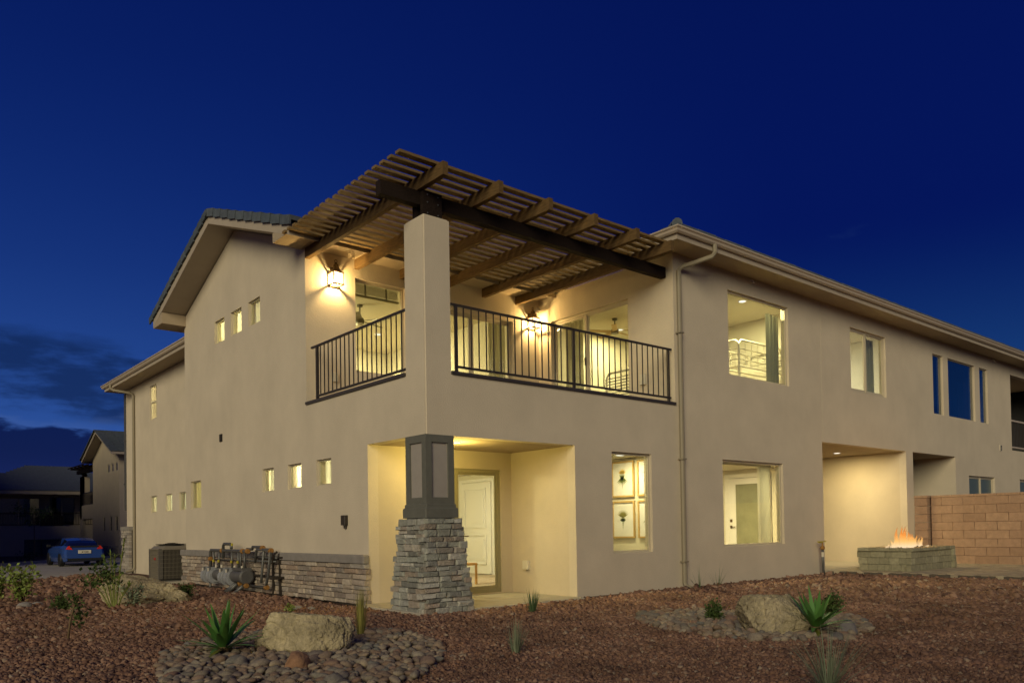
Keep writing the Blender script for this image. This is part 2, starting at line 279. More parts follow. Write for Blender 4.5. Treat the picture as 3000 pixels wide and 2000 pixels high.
# ------------------------------------------------------------------ helpers
def link(o, parent=None, col=COL):
    col.objects.link(o)
    if parent is not None:
        o.parent = parent
        if parent.type == 'EMPTY': o.matrix_parent_inverse = Matrix.Translation(-Vector(parent.location))
    return o
def tag(o, label=None, cat=None, group=None, kind=None):
    if label: o['label'] = label
    if cat: o['category'] = cat
    if group: o['group'] = group
    if kind: o['kind'] = kind
    return o
def thing(name, label, cat, loc=(0, 0, 0), group=None):
    o = bpy.data.objects.new(name, None); o.empty_display_size = 0.2; o.location = loc; COL.objects.link(o)
    return tag(o, label, cat, group)
class MB:
    def __init__(s): s.v = []; s.f = []
    def add(s, vs, fs):
        n = len(s.v); s.v.extend([tuple(q) for q in vs]); s.f.extend([tuple(i + n for i in f) for f in fs]); return s
    def box(s, x0, x1, y0, y1, z0, z1):
        v = [(x0, y0, z0), (x1, y0, z0), (x1, y1, z0), (x0, y1, z0), (x0, y0, z1), (x1, y0, z1), (x1, y1, z1), (x0, y1, z1)]
        return s.add(v, [(0, 3, 2, 1), (4, 5, 6, 7), (0, 1, 5, 4), (1, 2, 6, 5), (2, 3, 7, 6), (3, 0, 4, 7)])
    def cbox(s, x0, x1, y0, y1, z0, z1, b=0.01):
        """box with its four vertical edges and its top edges chamfered"""
        def ring(i, z): return [(x0 + i + b, y0 + i, z), (x1 - i - b, y0 + i, z), (x1 - i, y0 + i + b, z), (x1 - i, y1 - i - b, z), (x1 - i - b, y1 - i, z), (x0 + i + b, y1 - i, z), (x0 + i, y1 - i - b, z), (x0 + i, y0 + i + b, z)]
        v = ring(0, z0) + ring(0, z1 - b) + ring(b, z1)
        f = [tuple(range(7, -1, -1)), tuple(range(16, 24))]
        for k in (0, 8):
            for i in range(8): f.append((k + i, k + (i + 1) % 8, k + 8 + (i + 1) % 8, k + 8 + i))
        return s.add(v, f)
    def obox(s, c, h, rot):
        c = Vector(c); v = []
        for a, b, d in ((-1, -1, -1), (1, -1, -1), (1, 1, -1), (-1, 1, -1), (-1, -1, 1), (1, -1, 1), (1, 1, 1), (-1, 1, 1)):
            v.append(c + rot @ Vector((a * h[0], b * h[1], d * h[2])))
        return s.add(v, [(0, 3, 2, 1), (4, 5, 6, 7), (0, 1, 5, 4), (1, 2, 6, 5), (2, 3, 7, 6), (3, 0, 4, 7)])
    def extrude(s, pts, vec):
        n = len(pts); vec = Vector(vec); v = [Vector(q) for q in pts] + [Vector(q) + vec for q in pts]
        f = [tuple(range(n - 1, -1, -1)), tuple(range(n, 2 * n))]
        for i in range(n): f.append((i, (i + 1) % n, n + (i + 1) % n, n + i))
        return s.add(v, f)
    def tube(s, path, r, n=8, caps=True):
        path = [Vector(q) for q in path]; k = len(path); rs = r if isinstance(r, (list, tuple)) else [r] * k
        vs = []; ref = None
        for i, q in enumerate(path):
            d = (path[min(i + 1, k - 1)] - path[max(i - 1, 0)]).normalized()
            if ref is None:
                a = Vector((0, 0, 1)) if abs(d.z) < 0.9 else Vector((1, 0, 0)); ref = d.cross(a).normalized()
            else: ref = (ref - d * ref.dot(d)).normalized()
            b = d.cross(ref)
            for j in range(n):
                t = 2 * math.pi * j / n; vs.append(q + (ref * math.cos(t) + b * math.sin(t)) * rs[i])
        fs = []
        for i in range(k - 1):
            for j in range(n): fs.append((i * n + j, i * n + (j + 1) % n, (i + 1) * n + (j + 1) % n, (i + 1) * n + j))
        if caps: fs += [tuple(range(n - 1, -1, -1)), tuple(range((k - 1) * n, k * n))]
        return s.add(vs, fs)
    def lathe(s, prof, c, n=16, rot=None):
        c = Vector(c); vs = []; k = len(prof)
        for r, z in prof:
            for j in range(n):
                t = 2 * math.pi * j / n; q = Vector((r * math.cos(t), r * math.sin(t), z))
                vs.append(c + (rot @ q if rot else q))
        fs = []
        for i in range(k - 1):
            for j in range(n): fs.append((i * n + j, i * n + (j + 1) % n, (i + 1) * n + (j + 1) % n, (i + 1) * n + j))
        fs += [tuple(range(n - 1, -1, -1)), tuple(range((k - 1) * n, k * n))]
        return s.add(vs, fs)
    def wall(s, ax, c0, c1, u0, u1, v0, v1, holes=()):
        us = sorted({u0, u1, *[min(max(h[i], u0), u1) for h in holes for i in (0, 1)]})
        vs_ = sorted({v0, v1, *[min(max(h[i], v0), v1) for h in holes for i in (2, 3)]})
        def P(c, u, v): return (c, u, v) if ax == 'x' else (u, c, v)
        nu, nv = len(us) - 1, len(vs_) - 1
        def solid(i, j):
            if i < 0 or j < 0 or i >= nu or j >= nv: return False
            cu, cv = (us[i] + us[i + 1]) / 2, (vs_[j] + vs_[j + 1]) / 2
            return not any(h[0] < cu < h[1] and h[2] < cv < h[3] for h in holes)
        for i in range(nu):
            for j in range(nv):
                if not solid(i, j): continue
                a, b, c, d = us[i], us[i + 1], vs_[j], vs_[j + 1]
                s.add([P(c0, a, c), P(c0, b, c), P(c0, b, d), P(c0, a, d)], [(0, 1, 2, 3)])
                s.add([P(c1, a, c), P(c1, b, c), P(c1, b, d), P(c1, a, d)], [(3, 2, 1, 0)])
                if not solid(i - 1, j): s.add([P(c0, a, c), P(c1, a, c), P(c1, a, d), P(c0, a, d)], [(0, 1, 2, 3)])
                if not solid(i + 1, j): s.add([P(c0, b, c), P(c1, b, c), P(c1, b, d), P(c0, b, d)], [(0, 1, 2, 3)])
                if not solid(i, j - 1): s.add([P(c0, a, c), P(c1, a, c), P(c1, b, c), P(c0, b, c)], [(0, 1, 2, 3)])
                if not solid(i, j + 1): s.add([P(c0, a, d), P(c1, a, d), P(c1, b, d), P(c0, b, d)], [(0, 1, 2, 3)])
        return s
    def mesh(s, name, m, smooth=False):
        me = bpy.data.meshes.new(name); me.from_pydata(s.v, [], s.f)
        if m: me.materials.append(m)
        if smooth: me.polygons.foreach_set('use_smooth', [True] * len(me.polygons))
        me.update(); return me
    def build(s, name, m, parent=None, smooth=False, label=None, kind=None):
        o = bpy.data.objects.new(name, s.mesh(name, m, smooth)); link(o, parent)
        return tag(o, label=label, kind=kind)
def inst(name, me, parent, loc, rot=(0, 0, 0), scale=(1, 1, 1)):
    o = bpy.data.objects.new(name, me); o.location = loc; o.rotation_euler = rot; o.scale = scale
    return link(o, parent)
def copy_tree(src, offset, label=None):
    r = src.copy(); COL.objects.link(r); r.location = Vector(src.location) + Vector(offset)
    if label: r['label'] = label
    for ch in src.children:
        c = ch.copy(); COL.objects.link(c); c.parent = r
        for g in ch.children:
            d = g.copy(); COL.objects.link(d); d.parent = c
    return r
def lamp(name, kind, loc, power, col, parent=None, size=0.08, rot=None, spread=None):
    ld = bpy.data.lights.new(name, kind); ld.energy = power; ld.color = col
    if kind == 'POINT': ld.shadow_soft_size = size
    if kind == 'AREA':
        ld.shape = 'DISK'; ld.size = size
        if spread: ld.spread = spread
    o = bpy.data.objects.new(name, ld); o.location = loc
    if rot: o.rotation_euler = rot
    return link(o, parent)
def jitter_mesh(kind, seed, name, m):
    """small library pieces shared by the stones, blocks, cobbles and rocks"""
    rr = random.Random(seed); bm = bmesh.new()
    if kind == 'stone':      # split-face ledge stone, unit box, face towards -y
        bmesh.ops.create_cube(bm, size=1)
        front = [e for e in bm.edges if all(v.co.y < 0 for v in e.verts)]
        bmesh.ops.bevel(bm, geom=front, offset=0.10, segments=1, affect='EDGES', clamp_overlap=True)
        for v in bm.verts:
            if v.co.y < 0.3: v.co += Vector((rr.uniform(-.03, .03), rr.uniform(-.16, .12), rr.uniform(-.07, .07)))
    elif kind == 'cobble':
        bmesh.ops.create_icosphere(bm, subdivisions=2, radius=0.5)
        for v in bm.verts:
            v.co *= 1 + 0.42 * noise.noise(v.co * 2.1 + Vector((seed * 7.1, 0, 0)))
            v.co.z *= 0.74; v.co.x *= 1.2
    elif kind == 'block':
        bmesh.ops.create_cube(bm, size=1)
        bmesh.ops.bevel(bm, geom=bm.edges[:], offset=0.025, segments=1, affect='EDGES')
        for v in bm.verts: v.co += Vector((rr.uniform(-.012, .012), rr.uniform(-.03, .03), rr.uniform(-.015, .015)))
    me = bpy.data.meshes.new(name); bm.to_mesh(me); bm.free()
    if m: me.materials.append(m)
    if kind == 'cobble': me.polygons.foreach_set('use_smooth', [True] * len(me.polygons))
    return me
def gz(x, y):
    t = min(max((y - 7.0) / 10.0, 0), 1); t = t * t * (3 - 2 * t)
    return -0.055 - 0.145 * t

# ------------------------------------------------------------------ ground, road, slabs
def ground_mesh():
    xs = np.concatenate([[-400, -150, -60, -30], np.arange(-16, 30, 1.0), [40, 60, 150, 400]])
    ys = np.concatenate([[-400, -150, -60, -30], np.arange(-16, 30, 1.0), [40, 60, 150, 400]])
    b = MB(); v = [(x, y, gz(x, y) + 0.018 * noise.noise(Vector((x * .35, y * .35, 0))) - 0.012) for y in ys for x in xs]
    nx = len(xs); f = [(j * nx + i, j * nx + i + 1, (j + 1) * nx + i + 1, (j + 1) * nx + i) for j in range(len(ys) - 1) for i in range(nx - 1)]
    return b.add(v, f)
tag(ground_mesh().build('ground', K['ground'], smooth=True), kind='structure')
rd = Vector((0.63, 0.776, 0)); rn = Vector((0.776, -0.63, 0)); ra = Vector((-3.3, 18.0, 0))
def road_pt(a, b, z): q = ra + rd * a - rn * b; return (q.x, q.y, z)
road = MB(); road.add([road_pt(-60, 0, -.172), road_pt(60, 0, -.172), road_pt(60, 9.6, -.172), road_pt(-60, 9.6, -.172)], [(0, 1, 2, 3)])
tag(road.build('road', K['road']), kind='structure')
kb = MB(); kb.extrude([road_pt(-60, 9.6, -.30), road_pt(60, 9.6, -.30), road_pt(60, 9.78, -.30), road_pt(-60, 9.78, -.30)], (0, 0, .26))
tag(kb.build('kerb', K['concrete']), kind='structure')
pb = MB(); pb.extrude([road_pt(-60, 9.79, -.3), road_pt(60, 9.79, -.3), road_pt(60, 14, -.3), road_pt(-60, 14, -.3)], (0, 0, .22))
tag(pb.build('planting_strip', K['ground']), kind='structure')
drv = MB(); drv.box(1.62, 30, 23.6, 30, -.4, -.165)
# porch slab: two pours with a joint between them
ps = MB(); ps.cbox(-.27, 1.55, -.20, 1.83, -.16, 0.0, .012); ps.cbox(1.562, 3.19, -.20, 1.83, -.16, 0.0, .012)
tag(ps.build('porch_floor', K['concrete']), kind='structure')
pp = MB()
for j in range(-40, 0):
    for i in range(30):
        x = 12.02 + i * .30 + (0.15 if j % 2 else 0) + 0.06 * math.sin(j * 1.3); y = j * .155
        pp.box(x, x + .292, y, y + .148, -.02, .05 + rnd.uniform(-.004, .004))
patio = MB(); patio.box(12.0, 40, -8, -0.005, -.15, .035)
po = tag(patio.build('patio', K['footing']), kind='structure')
pp.build('paver', K['paver'], po, kind='stuff')
pf = MB(); pf.cbox(11.9, 14.2, .0, 7, -.1, .06, .01); pf.cbox(14.212, 16.55, .0, 7, -.1, .06, .01)
tag(pf.build('passage_floor', K['concrete']), kind='structure')
acp = MB(); acp.cbox(-.95, .62, 11.95, 13.45, -.16, -.015, .01)
tag(acp.build('equipment_slab', K['concrete']), kind='structure')

# ------------------------------------------------------------------ the house
H = thing('house', 'two storey beige stucco house with lit windows, corner balcony and gabled roof', 'house', (0, 0, 0))
D, WX, L1 = 4.2, 6.08, 11.5
GU = [(9.241, 8.606), (8.18, 7.71), (7.124, 6.445)]; GU = [(6.44, 7.10), (7.50, 8.16), (8.58, 9.24)]
HU = [(3.19, 3.80), (4.47, 5.10), (5.80, 6.40)]; SING = (10.31, 11.10)
holesL = [(-1, 1.83, -1, 2.74), (.56, D, 3.72, 9), (-1, .56, 6.19, 9), (-1, .56, 2.74, 9)]
holesL += [(a, b, 5.84, 6.385) for a, b in GU] + [(a, b, 2.12, 2.615) for a, b in HU] + [(SING[0], SING[1], 1.89, 2.60)]
wl = MB(); wl.wall('x', 0, .2, .56, L1, -.02, 6.86, holesL)
# gable end above the eaves line
wl.extrude([(0, D, 6.86), (0, L1, 6.86), (0, L1, 6.95), (0, 7.86, 8.24), (0, D, 6.95)], (.2, 0, 0))
wl.build('wall', K['stucco'], H)
WIN_R = [(7.965, 10.396, 4.548, 6.453), (13.42, 15.43, 4.747, 6.453), (4.158, 5.295, .746, 2.676), (7.648, 10.035, .779, 2.676)]
TRI = [(18.54, 19.30, 4.555, 6.415), (19.67, 21.82, 4.555, 6.415), (22.23, 22.95, 4.555, 6.415)]
LOW = [(21.12, 23.38, .75, 2.73), (25.8, 28.2, .75, 2.73)]
holesR = [(-1, 3.19, -1, 2.74), (.49, WX, 3.72, 9), (11.85, 16.55, -1, 3.30), (17.0, 20.07, -1, 3.30), (25.1, 29.6, 3.76, 6.5)] + WIN_R + TRI + LOW
w1 = MB(); w1.wall('y', 0, .2, .49, 11.892, -.02, 6.88, [h for h in holesR if h[0] < 11.5] + [(11.85, 12, -1, 3.3)])
w1.build('wall', K['stucco'], H)
w2 = MB(); w2.wall('y', 0, .2, 11.906, 32, -.02, 6.88, [h for h in holesR if h[0] > 11.5])
w2.build('wall', K['stucco'], H)
jb = MB(); jb.box(11.88, 11.92, .03, .16, 3.3, 6.88); jb.build('control_joint', K['footing'], H)
# balcony column and its corner, arris rounded
def column_bm():
    bm = bmesh.new(); bmesh.ops.create_cube(bm, size=1)
    for v in bm.verts: v.co = Vector((.245 + v.co.x * .49, .28 + v.co.y * .56, (2.74 + 6.19) / 2 + v.co.z * 3.45))
    ed = [e for e in bm.edges if all(abs(v.co.x) < .01 and abs(v.co.y) < .01 for v in e.verts) or all(v.co.z > 6 for v in e.verts)]
    bmesh.ops.bevel(bm, geom=ed, offset=.02, segments=3, affect='EDGES')
    return bm
bm = column_bm(); me = bpy.data.meshes.new('column'); bm.to_mesh(me); bm.free(); me.materials.append(K['stucco'])
link(bpy.data.objects.new('column', me), H)
# balcony deck, recessed walls
fl_ = MB(); fl_.box(.2, WX + .05, .2, D + .05, 3.35, 3.72); fl_.build('balcony_floor', K['deck'], H)
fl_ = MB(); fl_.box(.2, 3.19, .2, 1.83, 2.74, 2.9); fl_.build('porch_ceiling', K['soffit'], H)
SLB = (2.90, 5.27, 3.75, 6.18); WNB = (1.09, 2.29, 4.50, 6.43); SLC = (1.25, 3.75, 3.75, 6.21)
wb = MB(); wb.wall('y', D, D + .2, .2, WX + .2, 3.72, 6.86, [SLB, WNB]); wb.build('wall', K['stucco'], H)
wc = MB(); wc.wall('x', WX, WX + .2, .2, D, 3.72, 6.86, [SLC]); wc.build('wall', K['stucco'], H)
PDOOR = (1.50, 2.92, .02, 2.40)
wp = MB(); wp.wall('y', 1.83, 2.03, .2, 3.39, -.02, 2.75, [PDOOR]); wp.build('wall', K['stucco_fine'], H)
wq = MB(); wq.wall('x', 3.19, 3.39, .2, 1.83, -.02, 2.75); wq.build('wall', K['stucco_fine'], H)
# passage and the small recess beyond it
wr = MB(); wr.box(16.55, 16.75, .2, 8, -.02, 3.3); wr.box(11.65, 11.85, .2, 1.33, -.02, 3.3); wr.box(11.65, 11.85, 2.70, 8, -.02, 3.3); wr.box(11.65, 11.85, 1.33, 2.70, 2.60, 3.3); wr.box(11.85, 16.55, 7, 7.2, -.02, 3.3)
wr.build('wall', K['stucco_fine'], H)
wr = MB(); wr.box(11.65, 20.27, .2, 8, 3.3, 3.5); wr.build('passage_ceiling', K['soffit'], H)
ws = MB(); ws.box(20.07, 20.27, .2, 3.2, -.02, 3.3); ws.wall('y', 2.6, 2.8, 16.75, 20.07, -.02, 3.3, [(17.3, 19.7, .1, 2.45)])
ws.build('wall', K['stucco'], H)
# wing set back behind the meters
WGU = (19.41, 20.19, 5.35, 6.56); WGL = [(16.30, 16.99, 2.02, 2.61), (17.74, 18.44, 2.02, 2.61), (19.46, 20.19, 2.02, 2.61)]
ww = MB(); ww.wall('x', 1.5, 1.7, L1, 23.4, -.25, 6.86, [WGU] + WGL); ww.box(.2, 1.5, L1 - .2, L1, -.2, 6.86); ww.box(1.7, 9, 23.2, 23.4, -.25, 6.86)
ww.build('wall', K['stucco'], H)
# closing walls far from view so that rooms stay light-tight
wx = MB(); wx.box(9, 32, 9.0, 9.2, -.1, 6.86); wx.box(31.8, 32, .2, 9, -.1, 6.86); wx.box(9, 9.2, 9.2, 23.4, -.1, 6.86)
wx.build('wall', K['stucco'], H)
ft = MB(); ft.box(.03, .15, 1.85, L1, -.3, -.02); ft.box(3.19, 11.85, .03, .15, -.3, -.02); ft.box(16.55, 32, .03, .15, -.3, -.02); ft.box(1.52, 1.6, L1, 23.4, -.45, -.25)
ft.build('footing', K['footing'], H)
wk = MB()
for x0, x1 in ((3.25, 11.8),): wk.box(x0, x1, -.012, .0, -.06, -.018)
wk.build('weep_screed', K['footing'], H)

# --- windows
def window(ax, c, u0, u1, v0, v1, inw=1, depth=.11, mull=(), bars=(), glass='glass', fr=.045, fm='frame', name='window', door=False, label=None):
    """frame set DEPTH into the wall on the plane AX=c, opening u0..u1 x v0..v1; panes are sub-parts"""
    b = MB(); a0, a1 = c + inw * depth, c + inw * (depth + .06); a0, a1 = min(a0, a1), max(a0, a1)
    def bx(q, p0, p1, r0, r1, s0, s1):
        if ax == 'x': q.box(p0, p1, r0, r1, s0, s1)
        else: q.box(r0, r1, p0, p1, s0, s1)
    bx(b, a0, a1, u0, u0 + fr, v0, v1); bx(b, a0, a1, u1 - fr, u1, v0, v1)
    bx(b, a0, a1, u0 + fr, u1 - fr, v0, v0 + fr); bx(b, a0, a1, u0 + fr, u1 - fr, v1 - fr, v1)
    for mu in mull: bx(b, a0 - .012, a1, mu - fr * .6, mu + fr * .6, v0 + fr, v1 - fr)
    for ba in bars: bx(b, a0 - .006, a1 - .01, u0 + fr, u1 - fr, ba - fr * .5, ba + fr * .5)
    w = b.build(name, K[fm], H, label=label)
    us = [u0 + fr] + [mu for mu in mull] + [u1 - fr]
    mid_ = (a0 + a1) / 2
    for i in range(len(us) - 1):
        p = MB(); l, r_ = us[i] + (fr * .6 if i else 0), us[i + 1] - (fr * .6 if i < len(us) - 2 else 0)
        bx(p, mid_ - .004 + .008 * (i % 2), mid_ + .004 + .008 * (i % 2), l, r_, v0 + fr, v1 - fr)
        po_ = p.build('pane', K[glass], w)
        if door or mull:      # sash round each sliding pane
            s_ = MB(); t0, t1, k = a0 + .014 + .016 * (i % 2), a0 + .05, .038
            bx(s_, t0, t1, l, l + k, v0 + fr, v1 - fr); bx(s_, t0, t1, r_ - k, r_, v0 + fr, v1 - fr)
            bx(s_, t0, t1, l + k, r_ - k, v0 + fr, v0 + fr + k * 1.6); bx(s_, t0, t1, l + k, r_ - k, v1 - fr - k, v1 - fr)
            s_.build('sash', K[fm], w)
    return w
def curtain(w, ax, c, u0, u1, v0, v1, m, amp=.03, per=.13, name='curtain'):
    b = MB(); n = max(6, int((u1 - u0) / per * 8)); vs = []; ph = rnd.uniform(0, 6)
    for t in (0, 1):
        for i in range(n + 1):
            u = u0 + (u1 - u0) * i / n; o = amp * math.sin(2 * math.pi * (u - u0) / per + ph) + amp * .4 * math.sin(9.1 * u)
            z = v1 if t else v0; q = c + o * (0.6 if t else 1)
            vs.append((q, u, z) if ax == 'x' else (u, q, z))
    b.add(vs, [(i, i + 1, n + 2 + i, n + 1 + i) for i in range(n)])
    return b.build(name, m, w, smooth=True)
for a, b_ in GU:
    w = window('x', 0, a, b_, 5.84, 6.385, depth=.045, fr=.03); curtain(w, 'x', .16, a + .005, b_ - .005, 5.845, 6.38, K['curtain_w'], .012, .16)
for i, (a, b_) in enumerate(HU):
    w = window('x', 0, a, b_, 2.12, 2.615, depth=.045, fr=.03); curtain(w, 'x', .16, a + .005, b_ - .03, 2.125, 2.61, K['curtain_w'], .02, .19)
w = window('x', 0, SING[0], SING[1], 1.89, 2.60, depth=.045, fr=.03); curtain(w, 'x', .16, SING[0] + .005, SING[1] - .005, 1.895, 2.595, K['blind'], .004, .3, 'blind')
for a, b_, c_, d_ in WGL:
    w = window('x', 1.5, a, b_, c_, d_, depth=.045, fr=.03); curtain(w, 'x', 1.66, a + .005, b_ - .1, c_ + .005, d_ - .005, K['curtain_w'], .012, .2)
w = window('x', 1.5, *WGU, depth=.04, bars=(5.97,), fr=.04); curtain(w, 'x', 1.66, 19.42, 19.95, 5.355, 6.55, K['curtain_w'], .012, .2)
w = window('y', 0, *WIN_R[0], depth=.06); curtain(w, 'y', .42, 10.12, 10.66, 4.1, 6.36, K['curtain_g'], .05, .17)
w = window('y', 0, *WIN_R[1], depth=.06, mull=(14.36,)); curtain(w, 'y', .42, 15.05, 15.55, 4.1, 6.45, K['curtain_g'], .045, .17)
w = window('y', 0, *WIN_R[2], depth=.06)
w = window('y', 0, *WIN_R[3], depth=.06)
vb = MB()
for k in range(9): vb.box(9.62 + k * .05, 9.635 + k * .05, .36, .44, .6, 2.62)
vb.box(7.7, 10.1, .35, .45, 2.62, 2.70); vb.build('vertical_blind', K['curtain_w'], w)
for t_ in TRI: window('y', 0, *t_, depth=.05, fr=.03, glass='coated')
for t_ in LOW: window('y', 0, *t_, depth=.07, glass='screen', mull=((t_[0] + t_[1]) / 2,))
window('y', 2.6, 17.3, 19.7, .1, 2.45, depth=.08, mull=(18.75,), glass='coated', fm='iron')
w = window('y', D, *WNB, depth=.09, fr=.05)
bl = MB()
for k in range(9): bl.obox(((WNB[0] + WNB[1]) / 2, D + .27, 6.40 - k * .022), (.56, .03, .004), Matrix.Rotation(R(12), 3, 'X'))
bl.box(1.12, 2.26, D + .24, D + .31, 6.15, 6.19)
for x in (1.45, 1.95): bl.box(x - .02, x + .02, D + .235, D + .24, 6.15, 6.42)
bl.build('blind', K['blind'], w)
w = window('y', D, *SLB, depth=.08, mull=(4.09,), door=True, fr=.055, name='sliding_door')
curtain(w, 'y', D + .42, 4.85, 5.35, 3.76, 6.2, K['curtain_t'], .04, .15)
hd = MB(); hd.tube([(5.10, D + .05, 4.70), (5.10, D + .01, 4.73), (5.10, D + .01, 4.93), (5.10, D + .05, 4.96)], .014); hd.build('handle', K['plastic'], w)
w = window('x', WX, *SLC, depth=.08, mull=(2.63,), door=True, fr=.055, name='sliding_door')
curtain(w, 'x', WX + .42, 3.05, 3.70, 3.76, 6.2, K['curtain_t'], .04, .15)
hd = MB(); hd.tube([(WX + .05, 3.60, 4.62), (WX - .01, 3.58, 4.66), (WX - .01, 3.58, 4.92), (WX + .05, 3.60, 4.96)], .014); hd.build('handle', K['plastic'], w)
hd = MB(); hd.box(WX + .04, WX + .075, 2.62, 2.66, 4.98, 5.16); hd.build('handle', K['black'], w)
w = window('y', 1.83, *PDOOR, depth=.03, fr=.075, mull=(1.86,), fm='door_frame', name='glazed_door')
hd = MB(); hd.box(1.90, 1.95, 1.80, 1.86, 1.06, 1.20); hd.tube([(1.93, 1.80, 1.12), (1.93, 1.76, 1.12), (2.07, 1.76, 1.12)], .011); hd.build('handle', K['lantern'], w)
gb = MB(); gb.box(1.48, 1.52, 23.42, 23.66, 2.2, 6.75)
for z in (3.2, 4.9): gb.box(1.46, 1.54, 23.41, 23.68, z, z + .06)
gb.build('window', K['steel'], H, label='tall narrow blue grey window bay at the street end')
# far balcony on the right
rb = MB(); rb.box(25.1, 29.6, 1.6, 1.8, 3.76, 6.5); rb.build('wall', K['stucco'], H)
rb = MB(); rb.box(25.0, 29.7, .2, 1.8, 3.60, 3.76); rb.build('balcony_floor', K['soffit'], H)
rb = MB(); rb.box(25.0, 29.7, .2, 1.8, 6.5, 6.6); rb.build('balcony_ceiling', K['soffit'], H)

# --- interiors (rooms seen through the glass)
def room(x0, x1, y0, y1, z0, z1, open_, wallm='room', floor='room_floor', t=.06):
    """four walls and ceiling of a lit room; OPEN_ lists the sides closed by the outer wall itself"""
    b = MB()
    if 'x0' not in open_: b.box(x0 - t, x0, y0 - t, y1 + t, z0, z1)
    if 'x1' not in open_: b.box(x1, x1 + t, y0 - t, y1 + t, z0, z1)
    if 'y0' not in open_: b.box(x0, x1, y0 - t, y0, z0, z1)
    if 'y1' not in open_: b.box(x0, x1, y1, y1 + t, z0, z1)
    b.box(x0 - t, x1 + t, y0 - t, y1 + t, z1, z1 + t)
    b.build('interior_wall', K[wallm], H)
    f = MB(); f.box(x0 - t, x1 + t, y0 - t, y1 + t, z0 - t, z0); f.build('interior_floor', K[floor], H)
room(.2, 6.02, D + .2, 11.24, 3.73, 6.75, ('x0', 'y0'))
room(WX + .2, 11.8, .2, 5.6, 3.73, 6.75, ('x0', 'y0'))
room(11.96, 16.6, .2, 4.5, 3.73, 6.75, ('y0',))
room(3.40, 5.9, .2, 1.93, .03, 2.72, ('y0',))
room(6.32, 11.58, .2, 4.6, .03, 2.74, ('y0',))
room(.2, 6.2, 2.04, 11.24, .03, 2.72, ('x0', 'y0'), floor='carpet')
q = MB(); q.box(3.39, 6.26, 1.995, 2.03, .03, 2.72); q.build('interior_wall', K['room'], H)
room(1.7, 5.5, L1 + .1, 23.1, .03, 3.2, ('x0',))
room(1.7, 5.5, L1 + .1, 23.1, 3.73, 6.75, ('x0',))
room(16.85, 31.5, .2, 4.5, 3.73, 6.75, ('y0',), 'dark_room', 'dark_room')
room(20.4, 31.5, .2, 4.5, .03, 3.2, ('y0',), 'dark_room', 'dark_room')
room(16.9, 20.0, 2.85, 5.5, .03, 3.2, ('y0',), 'dark_room', 'dark_room')
# white panel door in the ground-floor room, glazed door at the end of the other one
pd = MB(); pd.box(6.13, 6.17, 6.30, 7.62, .05, 2.50)
for y0, y1, z0, z1 in ((6.48, 7.44, .30, 1.10), (6.48, 7.44, 1.28, 2.34)):
    pd.box(6.095, 6.13, y0, y1, z0, z0 + .03); pd.box(6.095, 6.13, y0, y1, z1 - .03, z1); pd.box(6.095, 6.13, y0, y0 + .03, z0 + .03, z1 - .03); pd.box(6.095, 6.13, y1 - .03, y1, z0 + .03, z1 - .03)
    pd.box(6.108, 6.13, y0 + .12, y1 - .12, z0 + .12, z1 - .12)
d_ = pd.build('panel_door', K['white'], H)
q = MB(); q.box(6.16, 6.2, 6.20, 6.29, .03, 2.60); q.box(6.16, 6.2, 7.63, 7.75, .03, 2.60); q.box(6.16, 6.2, 6.29, 7.63, 2.52, 2.60); q.build('door_casing', K['white'], d_)
q = MB(); q.tube([(6.13, 7.52, 1.12), (6.06, 7.52, 1.12), (6.06, 7.40, 1.12)], .013); q.build('handle', K['lantern'], d_)
gd = MB(); X0 = 11.56
gd.box(X0 - .04, X0, 1.44, 1.64, .05, 2.50); gd.box(X0 - .04, X0, 2.38, 2.60, .05, 2.50); gd.box(X0 - .04, X0, 1.64, 2.38, 2.34, 2.50); gd.box(X0 - .04, X0, 1.64, 2.38, .05, .55)
g_ = gd.build('glazed_door', K['white'], H)
q = MB(); q.box(X0 - .025, X0 - .015, 1.64, 2.38, .55, 2.34); q.build('pane', K['door_glass'], g_)
q = MB(); q.box(X0 - .03, X0 + .01, 1.31, 1.43, .03, 2.62); q.box(X0 - .03, X0 + .01, 2.61, 2.74, .03, 2.62); q.box(X0 - .03, X0 + .01, 1.43, 2.61, 2.51, 2.62); q.build('door_casing', K['white'], g_)
q = MB(); q.box(X0 - .06, X0 - .04, 2.50, 2.56, 1.15, 1.23); q.tube([(X0 - .05, 2.53, 1.19), (X0 - .09, 2.53, 1.19), (X0 - .09, 2.38, 1.19)], .011); q.box(X0 - .06, X0 - .04, 2.50, 2.56, 1.32, 1.40); q.build('handle', K['lantern'], g_)
q = MB(); q.box(X0 - .055, X0 - .04, 1.43, 1.445, 1.95, 2.12); q.box(X0 - .055, X0 - .04, 1.43, 1.445, 1.2, 1.37); q.build('hinge', K['lantern'], g_)
q = MB(); q.box(X0 + .02, X0 + .05, 1.3, 2.7, .03, 2.6); q.build('wall', K['room'], H)
q = MB(); q.box(11.54, 11.58, 2.82, 2.95, .92, .99); q.build('switch_plate', K['lantern'], H)

